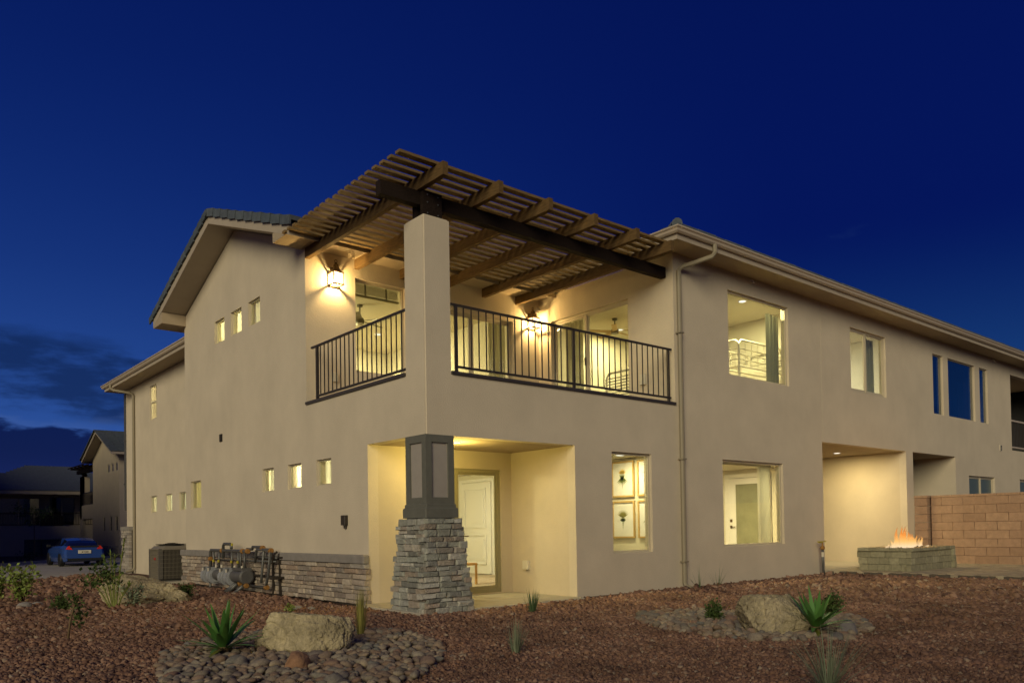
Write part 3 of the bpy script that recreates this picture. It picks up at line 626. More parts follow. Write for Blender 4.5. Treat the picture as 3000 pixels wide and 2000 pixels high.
# --- roofs
SL = 0.349; RY = 7.86; RZ = 8.25
def zr(y): return RZ - SL * abs(y - RY)
rf = MB()
for sgn, ye in ((1, 12.14), (-1, 3.56)):
    ya, yb = RY, ye
    rf.extrude([(-.6, ya, zr(ya)), (-.6, yb, zr(yb)), (-.6, yb, zr(yb) + .19), (-.6, ya, zr(ya) + .19)], (10.5, 0, 0))
roof = rf.build('roof', K['fascia'], H, label='gabled roof with a plain plastered barge board')
for sgn, y0, y1 in ((1, L1, 12.12), (-1, 3.58, D)):
    bx_ = MB()   # boxed eaves either side of the gable
    if sgn > 0: bx_.extrude([(-.598, L1 - .12, 6.72), (-.598, 12.12, 6.72), (-.598, 12.12, 6.80), (-.598, L1 - .12, 7.0)], (10.4, 0, 0))
    else: bx_.extrude([(-.598, 3.58, 6.80), (-.598, D + .12, 6.80), (-.598, D + .12, 7.0), (-.598, 3.58, 6.86)], (6.6, 0, 0))
    bx_.build('soffit', K['soffit'], H)
tl = bpy.data.meshes.new('tile'); tb = MB()
tb.box(-.5, .5, -.5, .5, 0, .8); tb.box(-.5, -.38, -.5, .5, -.9, 0)   # rake tile: top plus turned-down edge
tl = tb.mesh('roof_tile', K['tile'])
n_t = 0
for sgn, cnt, ye in ((-1, 10, 3.42), (1, 15, 12.36)):
    ln = (abs(ye - RY)) / cnt
    for k in range(cnt):
        y = RY + sgn * ln * (k + .5); z = zr(y) + .19 + .025 + rnd.uniform(0, .012)
        ang = -sgn * math.atan(SL) + sgn * .07
        inst('roof_tile', tl, roof, (-.50, y, z + .045), (ang, 0, 0), (.30, ln * .955, .10))
tf = MB()
for sgn, ye in ((1, 12.36), (-1, 3.42)):
    nC = 13; 
    for k in range(nC):
        ya, yb = RY + (ye - RY) * k / nC, RY + (ye - RY) * (k + 1) / nC
        tf.extrude([(-.36, ya, zr(ya) + .20), (-.36, yb, zr(yb) + .20), (-.36, yb, zr(yb) + .275), (-.36, ya, zr(ya) + .235)], (10.2, 0, 0))
tf.build('roof_tile', K['tile'], roof, kind='stuff')
cap_ = MB()
for k in range(16): cap_.lathe([(.07, 0), (.085, .40)], (-.68 + k * .36, RY, RZ + .21), 10, Matrix.Rotation(R(90), 3, 'Y'))
cap_.build('ridge_tile', K['tile'], roof, kind='stuff')
# hipped roof over the long right-hand wing; eaves, fascia and gutter
EX, EY, EZ = 5.48, -.60, 6.87
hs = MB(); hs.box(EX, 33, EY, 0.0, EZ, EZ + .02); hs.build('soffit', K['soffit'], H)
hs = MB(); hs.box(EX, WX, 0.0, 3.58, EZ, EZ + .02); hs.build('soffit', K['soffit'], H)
fa = MB(); fa.box(EX - .02, 33, EY - .02, EY, EZ - .03, EZ + .20); fa.box(EX - .02, EX, EY, 3.58, EZ - .03, EZ + .20); fa.build('fascia', K['fascia'], H)
hp = MB(); z0 = EZ + .18
hp.add([(EX - .1, EY - .1, z0), (33, EY - .1, z0), (33, 5, z0 + 1.85), (EX + 5, 5, z0 + 1.85)], [(0, 1, 2, 3)])
hp.add([(EX - .1, EY - .1, z0), (EX + 5, 5, z0 + 1.85), (EX + 3, 9.4, z0 + 1.2), (EX - .1, 9.4, z0)], [(0, 1, 2, 3)])
hp.add([(33, 5, z0 + 1.85), (EX + 5, 5, z0 + 1.85), (EX + 5, 10.8, z0), (33, 10.8, z0)], [(0, 1, 2, 3)])
hr = hp.build('roof', K['tile'], H, label='long hipped roof with dark tiles')
te = MB()
for k in range(92):
    x = EX - .08 + k * .30; te.cbox(x, x + .29, EY - .13, EY + .35, z0 + .01, z0 + .065 + rnd.uniform(0, .012), .008)
te.build('eave_tile', K['tile'], hr, kind='stuff')
hc = MB()
for k in range(14):
    q = Vector((EX - .08 + k * .27, EY - .08 + k * .27, z0 + .06 + k * .095)); d_ = Vector((1, 1, .35)).normalized()
    hc.tube([q, q + d_ * .42], [.105, .09], 10)
hc.build('hip_tile', K['tile'], hr, kind='stuff')
def gutter(path_pts, outward, name='gutter'):
    prof = [(0, 0), (.055, 0), (.085, .03), (.095, .07), (.125, .095), (.125, .12), (.112, .12), (.112, .10), (.01, .10), (0, .12)]
    b = MB(); n = len(prof); vs = []
    for p, o in zip(path_pts, outward):
        for u, w_ in prof: vs.append(Vector(p) + Vector(o) * u + Vector((0, 0, w_)))
    fs = [(i * n + j, i * n + (j + 1) % n, (i + 1) * n + (j + 1) % n, (i + 1) * n + j) for i in range(len(path_pts) - 1) for j in range(n)]
    fs += [tuple(range(n)), tuple(range((len(path_pts) - 1) * n, len(path_pts) * n))]
    b.add(vs, fs); return b.build(name, K['gutter'], H)
gutter([(EX - .02, 3.5, EZ + .075), (EX - .02, EY - .02, EZ + .075), (33, EY - .02, EZ + .075)], [(-1, 0, 0), (-1, -1, 0), (0, -1, 0)])
# wing roof
wz = 6.87
b = MB(); b.box(.9, 1.5, 12.14, 24.0, wz, wz + .02); b.build('soffit', K['soffit'], H)
b = MB(); b.box(1.5, 9.6, 23.4, 24.0, wz, wz + .02); b.build('soffit', K['soffit'], H)
b = MB(); b.box(.88, .9, 12.14, 24.02, wz - .03, wz + .20); b.box(.9, 9.6, 24.0, 24.02, wz - .03, wz + .20); b.build('fascia', K['fascia'], H)
b = MB(); z0 = wz + .18
b.add([(.8, 11, z0), (.8, 24.1, z0), (5.5, 19.5, z0 + 1.64), (5.5, 11, z0 + 1.64)], [(0, 1, 2, 3)]); b.add([(.8, 24.1, z0), (10.2, 24.1, z0), (5.5, 19.5, z0 + 1.64)], [(0, 1, 2)]); b.add([(10.2, 24.1, z0), (5.5, 19.5, z0 + 1.64), (5.5, 11, z0 + 1.64), (10.2, 11, z0)], [(0, 1, 2, 3)])
b.build('roof', K['tile'], H, label='low hipped roof over the rear wing')
gutter([(.88, 12.3, wz + .075), (.88, 24.02, wz + .075), (9, 24.02, wz + .075)], [(-1, 0, 0), (-1, 1, 0), (0, 1, 0)])
# gable-side gutter end over the balcony
gutter([(-.35, 3.56, 6.95), (5.3, 3.56, 6.95)], [(0, -1, 0), (0, -1, 0)])
def downpipe(path, s=.05):
    b = MB(); b.tube(path, s, 8); return b
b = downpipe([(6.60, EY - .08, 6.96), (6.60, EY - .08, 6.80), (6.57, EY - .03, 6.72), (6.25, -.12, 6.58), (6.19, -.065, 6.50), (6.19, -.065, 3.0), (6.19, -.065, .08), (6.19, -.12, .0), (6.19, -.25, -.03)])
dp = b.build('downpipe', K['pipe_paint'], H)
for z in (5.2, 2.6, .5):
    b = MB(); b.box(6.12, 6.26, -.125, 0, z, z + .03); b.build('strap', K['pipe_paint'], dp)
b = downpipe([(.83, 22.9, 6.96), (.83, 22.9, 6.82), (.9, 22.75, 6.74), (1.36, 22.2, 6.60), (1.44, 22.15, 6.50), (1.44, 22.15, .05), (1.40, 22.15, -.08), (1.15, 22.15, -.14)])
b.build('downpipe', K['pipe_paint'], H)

# --- stone veneer
STV = [jitter_mesh('stone', i, 'ledge_stone', K['stone']) for i in range(9)]
STC = [jitter_mesh('stone', 40 + i, 'ledge_stone', K['stone_col']) for i in range(9)]
def veneer(parent, origin, along, outw, length, z0, z1, name='stone', hmin=.055, hmax=.10, lmin=.16, lmax=.46, depth=.10, taper=None, lib=None):
    """courses of separate ledge stones on a face starting at ORIGIN running ALONG, facing OUTW"""
    ang = math.atan2(along[1], along[0]); z = z0; c = 0
    while z < z1 - .02:
        h = min(rnd.uniform(hmin, hmax), z1 - z)
        if z1 - z - h < .04: h = z1 - z
        o, ln = (Vector(origin), length) if taper is None else taper(z + h / 2)
        u = -rnd.uniform(0, .12) if c % 2 else -rnd.uniform(0, .05)
        while u < ln - .02:
            w_ = rnd.uniform(lmin, lmax); w_ = min(w_, ln + .02 - u)
            if ln - u - w_ < .09: w_ = ln + .015 - u
            pr = rnd.uniform(-.015, .022)
            q = o + Vector(along) * (u + w_ / 2) + Vector(outw) * (depth * .5 - .045 + pr)
            parts_n[0] += 1
            inst(name, (lib or STV)[rnd.randrange(9)], parent, (q.x, q.y, z + h / 2), (0, 0, ang), (w_ - .008, depth, h - .007))
            u += w_
        z += h; c += 1
parts_n = [0]
bt = MB(); bt.box(-.03, 0, 1.84, L1 + .03, -.02, .69); bt.box(-.03, .9, L1, L1 + .03, -.02, .69)
belt = bt.build('stone_belt', K['mortar'], H)
veneer(belt, (-.03, L1 + .06, 0), (0, -1, 0), (-1, 0, 0), L1 + .06 - 1.82, -.02, .69, lmin=.2, lmax=.62, hmin=.07, hmax=.115)
print('belt stones', parts_n)
lg = MB(); lg.cbox(-.125, 0.0, 1.80, L1 + .13, .695, .84, .02); lg.box(0.0, 1.0, L1, L1 + .12, .695, .835); lg.build('ledge', K['ledge'], H)
# stone pier at the street end of the wing
pier = MB(); pier.box(1.40, 1.5, 22.45, 23.5, -.3, 1.42)
pi_ = pier.build('stone_pier', K['mortar'], H)
pst = MB()
z = -.25
while z < 1.36:
    h = rnd.uniform(.08, .13); y = 22.42
    while y < 23.45:
        w_ = rnd.uniform(.2, .5); pst.box(1.33 + rnd.uniform(-.02, .02), 1.42, y, min(y + w_, 23.55) - .01, z, z + h - .01); y += w_
    z += h
pst.build('stone', K['stone_far'], pi_, kind='stuff')
q = MB(); q.box(1.30, 1.5, 22.38, 23.55, 1.42, 1.56); q.build('ledge', K['ledge'], H)
# battered stone column under the balcony corner
CXY = Vector((.245, .28, 0))
cb = MB()
def cring(hx, hy, z): return [(CXY.x - hx, CXY.y - hy, z), (CXY.x + hx, CXY.y - hy, z), (CXY.x + hx, CXY.y + hy, z), (CXY.x - hx, CXY.y + hy, z)]
cb.add(cring(.37, .41, -.05) + cring(.26, .29, 1.44), [(0, 1, 5, 4), (1, 2, 6, 5), (2, 3, 7, 6), (3, 0, 4, 7), (4, 5, 6, 7)])
cs = cb.build('stone_column', K['mortar'], H)
def cside(i):
    def tp(z):
        t = min(max(z / 1.44, 0), 1); hx = .385 + (.275 - .385) * t; hy = .425 + (.305 - .425) * t
        if i == 0: return Vector((CXY.x - hx - .04, CXY.y - hy, 0)), 2 * hx + .08
        if i == 1: return Vector((CXY.x + hx, CXY.y - hy - .04, 0)), 2 * hy + .08
        if i == 2: return Vector((CXY.x + hx + .04, CXY.y + hy, 0)), 2 * hx + .08
        return Vector((CXY.x - hx, CXY.y + hy + .04, 0)), 2 * hy + .08
    return tp
for i, (al, ou) in enumerate((((1, 0, 0), (0, -1, 0)), ((0, 1, 0), (1, 0, 0)), ((-1, 0, 0), (0, 1, 0)), ((0, -1, 0), (-1, 0, 0)))):
    veneer(cs, (0, 0, 0), al, ou, 1, -.04, 1.43, taper=cside(i), hmin=.06, hmax=.115, lmin=.13, lmax=.36, depth=.12, lib=STC)
print('stones', parts_n)
cp_ = MB(); cp_.cbox(CXY.x - .31, CXY.x + .31, CXY.y - .34, CXY.y + .34, 1.44, 1.60, .015); cp_.cbox(CXY.x - .285, CXY.x + .285, CXY.y - .315, CXY.y + .315, 1.60, 1.66, .01)
cp_.build('column_trim', K['panel'], H)
ci = MB(); ci.box(CXY.x - .235, CXY.x + .235, CXY.y - .265, CXY.y + .265, 1.66, 2.74); ci.build('column_panel', K['inset'], H)
cf = MB(); hx, hy = .265, .295; t = .03
for s_ in (-1, 1):
    y = CXY.y + s_ * hy; ya, yb = sorted((y, y - s_ * t))
    for xa, xb in ((-hx, -hx + .11), (hx - .11, hx)): cf.box(CXY.x + xa, CXY.x + xb, ya, yb, 1.66, 2.74)
    cf.box(CXY.x - hx + .11, CXY.x + hx - .11, ya, yb, 1.66, 1.76); cf.box(CXY.x - hx + .11, CXY.x + hx - .11, ya, yb, 2.62, 2.74)
    x = CXY.x + s_ * hx; xa, xb = sorted((x, x - s_ * t))
    for y0, y1 in ((-hy + t, -hy + .12), (hy - .12, hy - t)): cf.box(xa, xb, CXY.y + y0, CXY.y + y1, 1.66, 2.74)
    cf.box(xa, xb, CXY.y - hy + .12, CXY.y + hy - .12, 1.66, 1.76); cf.box(xa, xb, CXY.y - hy + .12, CXY.y + hy - .12, 2.62, 2.74)
cf.build('column_board', K['panel'], H)
# coping along the balcony parapet
q = MB(); q.box(-.035, .2, .565, D - .01, 3.725, 3.775); q.build('coping', K['cap'], H)
q = MB(); q.box(.495, WX - .01, -.035, .2, 3.725, 3.775); q.build('coping', K['cap'], H)
# small wall fittings that belong to the house
q = MB(); q.box(-.02, 0, 8.77, 8.93, 3.44, 3.62)
v_ = q.build('wall_vent', K['black'], H)
q = MB()
for k in range(5): q.box(-.028, -.02, 8.78, 8.92, 3.455 + k * .033, 3.470 + k * .033)
q.build('louvre', K['iron'], v_)
q = MB(); q.box(23.9, 24.06, -.02, 0, 3.69, 3.89); v_ = q.build('wall_vent', K['plastic'], H)
q = MB()
for k in range(4): q.box(23.92, 24.04, -.03, -.02, 3.71 + k * .045, 3.735 + k * .045)
q.build('louvre', K['black'], v_)

# ------------------------------------------------------------------ pergola over the corner balcony
PG = thing('pergola', 'dark timber slatted pergola over the upstairs corner balcony', 'pergola', (.245, .28, 6.19))
RX = [.0, 1.075, 2.15, 3.235, 4.345, 5.35]
rme = MB(); rme.box(0, .095, -.56, D, 6.605, 6.81); rme = rme.mesh('rafter', K['rafter'])
for x in RX: inst('rafter', rme, PG, (x, 0, 0))
sme = MB(); sme.box(-.66, 5.46, -.061, .061, 0, .042); sme = sme.mesh('slat', K['slat'])
for k in range(19): inst('slat', sme, PG, (rnd.uniform(-.012, .012), -.34 + k * .2245, 6.812), (0, 0, rnd.uniform(-.001, .001)))
q = MB(); q.box(-.65, WX - .02, .17, .31, 6.385, 6.604); q.build('beam', K['wood'], PG)
for y0, y1 in ((.085, .165), (.315, .395)):
    q = MB(); q.box(.06, .42, y0, y1, 6.185, 6.60); q.build('post', K['wood'], PG)
bolt = MB()
for x in (.14, .34):
    for z in (6.25, 6.42, 6.54): bolt.lathe([(.012, 0), (.012, .012)], (x, .085, z), 6, Matrix.Rotation(R(90), 3, 'X'))
bolt.build('bolt', K['steel'], PG)

# ------------------------------------------------------------------ balcony railings
def railing(name, label, loc, pts):
    return thing(name, label, 'railing', loc)
bal = MB(); bal.box(-.0085, .0085, -.0085, .0085, 0, .965); bal = bal.mesh('baluster', K['iron'])
T = railing('balcony_railing', 'long dark iron balcony railing right of the stucco column', (3.2, .05, 3.77), None)
q = MB(); q.box(.49, WX - .05, .028, .072, 4.845, 4.88); q.build('top_rail', K['iron'], T)
q = MB(); q.box(.62, WX - .08, .034, .066, 3.85, 3.885); q.build('bottom_rail', K['iron'], T)
for x in (.63, 3.25, 5.93):
    q = MB(); q.box(x - .022, x + .022, .028, .072, 3.775, 4.846); q.build('post', K['iron'], T)
for a, b_ in ((.63, 3.25), (3.25, 5.93)):
    for k in range(16): inst('baluster', bal, T, (a + (b_ - a) * (k + 1) / 17, .05, 3.884))
T = railing('balcony_railing', 'shorter dark iron balcony railing left of the stucco column', (.05, 2.2, 3.77), None)
q = MB(); q.box(.028, .072, .55, 4.05, 4.80, 4.835); q.build('top_rail', K['iron'], T)
q = MB(); q.box(.034, .066, .56, 3.86, 3.835, 3.87); q.build('bottom_rail', K['iron'], T)
q = MB(); q.box(.026, .074, 3.79, 3.84, 3.775, 4.80); q.build('post', K['iron'], T)
for k in range(19): inst('baluster', bal, T, (.05, 3.68 - k * .1625, 3.865), (0, 0, 0), (1, 1, .972))
T = thing('balcony_railing', 'pale metal railing of the far right balcony, partly out of frame', 'railing', (27, .05, 3.8))
q = MB(); q.box(25.1, 29.6, .02, .08, 4.82, 4.88); q.box(25.1, 29.6, .02, .08, 3.86, 3.91); q.build('top_rail', K['gutter'], T)
bb = MB(); bb.box(-.012, .012, -.012, .012, 0, .92); bb = bb.mesh('baluster', K['iron'])
for k in range(30): inst('baluster', bb, T, (25.2 + k * .15, .05, 3.905))

# ------------------------------------------------------------------ wall lanterns
def lantern(label, x, y, z, power):
    T = thing('wall_lantern', label, 'lantern', (x, y, z), 'lit lanterns on the balcony wall')
    yo = y - .125      # body hangs clear of the wall
    b = MB(); b.box(x - .06, x + .06, y - .02, y, z - .06, z + .18); b.tube([(x, y - .02, z + .10), (x, y - .10, z + .16), (x, yo, z + .20), (x, yo, z + .12)], .011); b.build('bracket', K['lantern'], T)
    f = MB(); h = .10; z0, z1 = z - .19, z + .04
    for sx in (-1, 1):
        for sy_ in (-1, 1): f.box(x + sx * h - .008, x + sx * h + .008, yo + sy_ * h - .008, yo + sy_ * h + .008, z0, z1)
    for zq in (z0 - .02, z1 - .012):
        f.box(x - h - .018, x + h + .018, yo - h - .018, yo - h + .008, zq, zq + .024); f.box(x - h - .018, x + h + .018, yo + h - .008, yo + h + .018, zq, zq + .024)
        f.box(x - h - .018, x - h + .008, yo - h + .008, yo + h - .008, zq, zq + .024); f.box(x + h - .008, x + h + .018, yo - h + .008, yo + h - .008, zq, zq + .024)
    f.build('cage', K['lantern'], T)
    g = MB()
    for a, b_, c_, d_ in ((x - h, x + h, yo - h - .002, yo - h + .002), (x - h, x + h, yo + h - .002, yo + h + .002), (x - h - .002, x - h + .002, yo - h, yo + h), (x + h - .002, x + h + .002, yo - h, yo + h)):
        g.box(a, b_, c_, d_, z0 + .004, z1 - .012)
    g.build('glass', K['bulb_glass'], T)
    r_ = MB(); vs = []
    prof = [(.122, z1 + .012), (.11, z1 + .03), (.085, z1 + .075), (.06, z1 + .12), (.05, z1 + .17), (.02, z1 + .19)]
    r_.lathe([(p, q) for p, q in prof], (x, yo, 0), 4, Matrix.Rotation(R(45), 3, 'Z'))
    r_.lathe([(.028, z1 + .185), (.03, z1 + .20), (.012, z1 + .215)], (x, yo, 0), 10)
    ring = [(x + .028 * math.cos(t), yo, z1 + .238 + .028 * math.sin(t)) for t in np.linspace(0, 2 * math.pi, 13)]
    r_.tube(ring, .006, 6); r_.build('cap', K['lantern'], T)
    bu = MB(); bu.lathe([(.012, z0 - .015), (.012, z0 + .06)], (x, yo, 0), 8); bu.build('lamp_holder', K['lantern'], T)
    lamp('lantern_bulb', 'POINT', (x, yo, z - .125), power, (1.0, .68, .27), T, .03)
lantern('lit bronze wall lantern left of the balcony window', .60, D, 6.36, 64)
lantern('lit bronze wall lantern in the balcony corner between the sliding doors', 5.80, D, 6.28, 60)

# ------------------------------------------------------------------ recessed ceiling lights
def downlight(label, x, y, z, power, col=(1, .86, .52), size=.16, area=True, grp='recessed ceiling lights in the rooms'):
    T = thing('ceiling_light', label, 'ceiling light', (x, y, z), grp)
    b = MB(); n = 20
    b.lathe([(.085, -.004), (.115, -.012), (.12, 0.0)], (x, y, z), n); b.build('trim_ring', K['white'], T)
    b = MB(); b.lathe([(.084, -.016), (.084, -.012)], (x, y, z), n); b.build('lens', K['warm_lens'], T)
    lamp('ceiling_lamp', 'AREA' if area else 'POINT', (x, y, z - (.03 if area else .25)), power, col, T, size)
downlight('bright round ceiling light seen through the upper bunk room window', 9.93, .95, 6.75, 150, (1, .88, .46))
downlight('ceiling light glimpsed through the right-hand balcony sliding door', 9.6, 4.75, 6.75, 70, (1, .85, .42))
downlight('ceiling light glowing behind the balcony window beside the fan', 4.5, 9.2, 6.75, 170, (1, .86, .46))
downlight('ceiling light behind the three small curtained gable windows', 1.3, 8.6, 6.75, 260, (1, .88, .45), area=False)
downlight('ceiling light inside the upstairs room with the two pane window', 13.9, 2.6, 6.75, 175, (1, .95, .70))
downlight('ceiling light in the small picture room downstairs', 5.2, .75, 2.72, 36, (1, .84, .44))
downlight('ceiling light in the downstairs room with the glazed inner door', 9.4, 1.6, 2.74, 140, (1, .82, .44))
downlight('ceiling light in the downstairs room behind the porch door', 4.3, 5.2, 2.72, 36, (1, .88, .62))
downlight('ceiling light behind the low row of three small windows', 1.2, 5.0, 2.72, 250, (1, .90, .52), area=False)
downlight('ceiling light behind the single low window at the house corner', 1.4, 10.6, 2.72, 90, (1, .88, .38), area=False)
downlight('ceiling light behind the low windows of the rear wing', 3.2, 18.2, 3.2, 260, (1, .96, .62), area=False)
downlight('ceiling light behind the upper window of the rear wing', 3.2, 19.5, 6.75, 230, (1, .85, .5), area=False)
downlight('round ceiling light in the open passage on the right', 15.2, 1.4, 3.3, 54, (1, .80, .40), .18, True, 'recessed ceiling lights outdoors')
downlight('ceiling light in the porch behind the stone column', 1.05, .75, 2.74, 46, (1, .76, .20), .16, False, 'recessed ceiling lights outdoors')

# small fittings mounted on the walls
def small(name, label, cat, boxes, m, group=None):
    b = MB()
    for q in boxes: b.cbox(*q, .006)
    o = b.build(name, K[m]); return tag(o, label, cat, group)
small('outlet_box', 'cream weatherproof outlet box low on the porch side wall', 'outlet box', [(3.12, 3.19, 1.29, 1.45, .46, .63)], 'plastic')
small('outlet_box', 'cream outlet box low on the balcony wall under the left lantern', 'outlet box', [(.55, .66, D - .06, D, 4.24, 4.42)], 'plastic')
small('outlet_box', 'cream outlet box on the balcony wall right of the sliding door', 'outlet box', [(WX - .07, WX, .76, .90, 4.26, 4.48)], 'plastic')
small('junction_box', 'small dark square box on the wall above the stone belt near the porch', 'junction box', [(-.07, 0, 2.56, 2.71, 1.36, 1.54), (-.04, -.0, 2.60, 2.66, 1.30, 1.36)], 'iron')
T = thing('security_sensor', 'white motion sensor under the rafters in the balcony corner', 'sensor', (5.9, D, 6.66))
q = MB(); q.lathe([(.05, 0), (.05, .03)], (5.93, D - .03, 6.60), 12, Matrix.Rotation(R(90), 3, 'X')); q.build('base', K['plastic'], T)
q = MB(); q.obox((5.95, D - .10, 6.54), (.045, .06, .04), Matrix.Rotation(R(-25), 3, 'X')); q.build('head', K['white'], T)
for x, lab in ((8.85, 'white sprinkler head under the eave above the bunk room window'), (23.4, 'white sprinkler head under the eave near the far right balcony')):
    b = MB(); b.tube([(x, .0, 6.83), (x, -.07, 6.80), (x, -.09, 6.76)], .016); b.lathe([(.028, 0), (.028, .012)], (x, -.09, 6.74), 10)
    tag(b.build('sprinkler_head', K['white']), lab, 'sprinkler head', 'sprinkler heads under the eaves')

# ------------------------------------------------------------------ furniture seen through the glass
T = thing('ceiling_fan', 'dark ceiling fan behind the balcony window', 'ceiling fan', (2.67, 6.9, 6.75))
q = MB(); q.lathe([(.07, 0), (.07, -.05), (.02, -.07), (.016, -.30), (.09, -.33), (.11, -.40), (.10, -.46), (.02, -.47)], (2.67, 6.9, 6.75), 16); q.build('motor', K['fan'], T)
for k in range(5):
    a = R(72 * k + 20); rt_ = Matrix.Rotation(a, 3, 'Z') @ Matrix.Rotation(R(12), 3, 'X')
    q = MB(); q.obox(Vector((2.67, 6.9, 6.36)) + rt_ @ Vector((.46, 0, 0)), (.31, .075, .006), rt_); q.obox(Vector((2.67, 6.9, 6.36)) + rt_ @ Vector((.13, 0, 0)), (.05, .02, .005), rt_); q.build('blade', K['fan'], T)
q = MB(); q.lathe([(.10, 0), (.085, -.05), (.03, -.07)], (2.67, 6.9, 6.285), 14); q.build('lamp_bowl', K['white'], T)
T = thing('ceiling_fan', 'pale ceiling fan seen through the right-hand balcony sliding door', 'ceiling fan', (8.6, 4.0, 6.75))
q = MB(); q.lathe([(.07, 0), (.07, -.05), (.016, -.07), (.016, -.26), (.10, -.30), (.10, -.40)], (8.6, 4.0, 6.75), 14); q.build('motor', K['fan'], T)
for k in range(5):
    a = R(72 * k + 5); rt_ = Matrix.Rotation(a, 3, 'Z') @ Matrix.Rotation(R(12), 3, 'X')
    q = MB(); q.obox(Vector((8.6, 4.0, 6.40)) + rt_ @ Vector((.42, 0, 0)), (.34, .065, .006), rt_); q.build('blade', K['artframe'], T)
T = thing('bunk_bed', 'cream metal bunk bed behind the large upper window', 'bunk bed', (10.8, 1.5, 3.73))
bx0, bx1, by0, by1 = 9.80, 11.72, 1.0, 2.0
for x, y in ((bx0, by0), (bx1, by0), (bx0, by1), (bx1, by1)):
    q = MB(); q.tube([(x, y, 3.73), (x, y, 5.66)], .032); q.build('post', K['bedmetal'], T)
def hoop(a, b_, z0, z1, r=.024):
    a, b_ = Vector(a), Vector(b_); d_ = (b_ - a).normalized(); k = .16
    return [(a.x, a.y, z0), (a.x, a.y, z1 - k)] + [tuple(Vector((a.x, a.y, z1 - k)) + d_ * k * (1 - math.cos(t)) + Vector((0, 0, k * math.sin(t)))) for t in np.linspace(.3, math.pi / 2, 4)] + [tuple(Vector((b_.x, b_.y, z1 - k)) - d_ * k * (1 - math.cos(t)) + Vector((0, 0, k * math.sin(t)))) for t in np.linspace(math.pi / 2, .3, 4)] + [(b_.x, b_.y, z1 - k), (b_.x, b_.y, z0)]
for lo, pts in (('guard_rail', ((bx0, by0), (bx1, by0))), ('guard_rail', ((bx0, by1), (bx1, by1))), ('headboard', ((bx0, by0), (bx0, by1))), ('footboard', ((bx1, by0), (bx1, by1)))):
    q = MB(); (xa, ya), (xb, yb) = pts
    q.tube(hoop((xa, ya, 0), (xb, yb, 0), 5.2, 5.80), .026)
    for z in (5.32, 5.45, 5.58): q.tube([(xa, ya, z), (xb, yb, z)], .012, 6)
    n = 7 if xa != xb else 4
    for k in range(1, n): q.tube([(xa + (xb - xa) * k / n, ya + (yb - ya) * k / n, 5.2), (xa + (xb - xa) * k / n, ya + (yb - ya) * k / n, 5.78)], .008, 5)
    q.build(lo, K['bedmetal'], T)
q = MB()
for k in range(26): q.tube([(bx0 + .07 * (k + 1), by0, 5.17), (bx0 + .07 * (k + 1), by1, 5.17)], .010, 5)
for y in (by0, by1, (by0 + by1) / 2): q.tube([(bx0, y, 5.15), (bx1, y, 5.15)], .022, 6)
q.build('slat_base', K['bedmetal'], T)
q = MB(); q.cbox(bx0 + .04, bx1 - .04, by0 + .04, by1 - .04, 4.05, 4.30, .05); q.build('mattress', K['carpet'], T)
T = thing('bed', 'bed with a curved slatted metal headboard behind the right-hand sliding door', 'bed', (7.6, 2.6, 3.73))
q = MB(); q.tube(hoop((7.2, 1.75, 0), (7.2, 3.0, 0), 3.73, 4.95), .028)
for k in range(12): q.tube([(7.2, 1.78, 4.05 + k * .07), (7.2, 2.97, 4.05 + k * .07)], .016, 6)
q.build('headboard', K['bedmetal'], T)
q = MB(); q.cbox(7.25, 9.0, 1.76, 3.0, 3.98, 4.3, .06); q.build('mattress', K['carpet'], T)
q = MB(); q.box(7.2, 9.0, 1.74, 3.02, 3.78, 3.97); q.build('base', K['bedmetal'], T)
T = thing('wooden_chair', 'honey coloured wooden chair inside the porch door', 'chair', (3.5, 4.1, .03))
q = MB()
q.box(3.42, 3.46, 3.86, 3.90, .03, .98); q.box(3.42, 3.46, 4.26, 4.30, .03, .98); q.box(3.80, 3.84, 3.86, 3.90, .03, .46); q.box(3.80, 3.84, 4.26, 4.30, .03, .46); q.build('leg', K['chairwood'], T)
q = MB(); q.cbox(3.42, 3.86, 3.85, 4.31, .45, .50, .02); q.build('seat', K['chairwood'], T)
q = MB(); q.cbox(3.43, 3.455, 3.88, 4.28, .60, .98, .01); q.build('backrest', K['chairwood'], T)
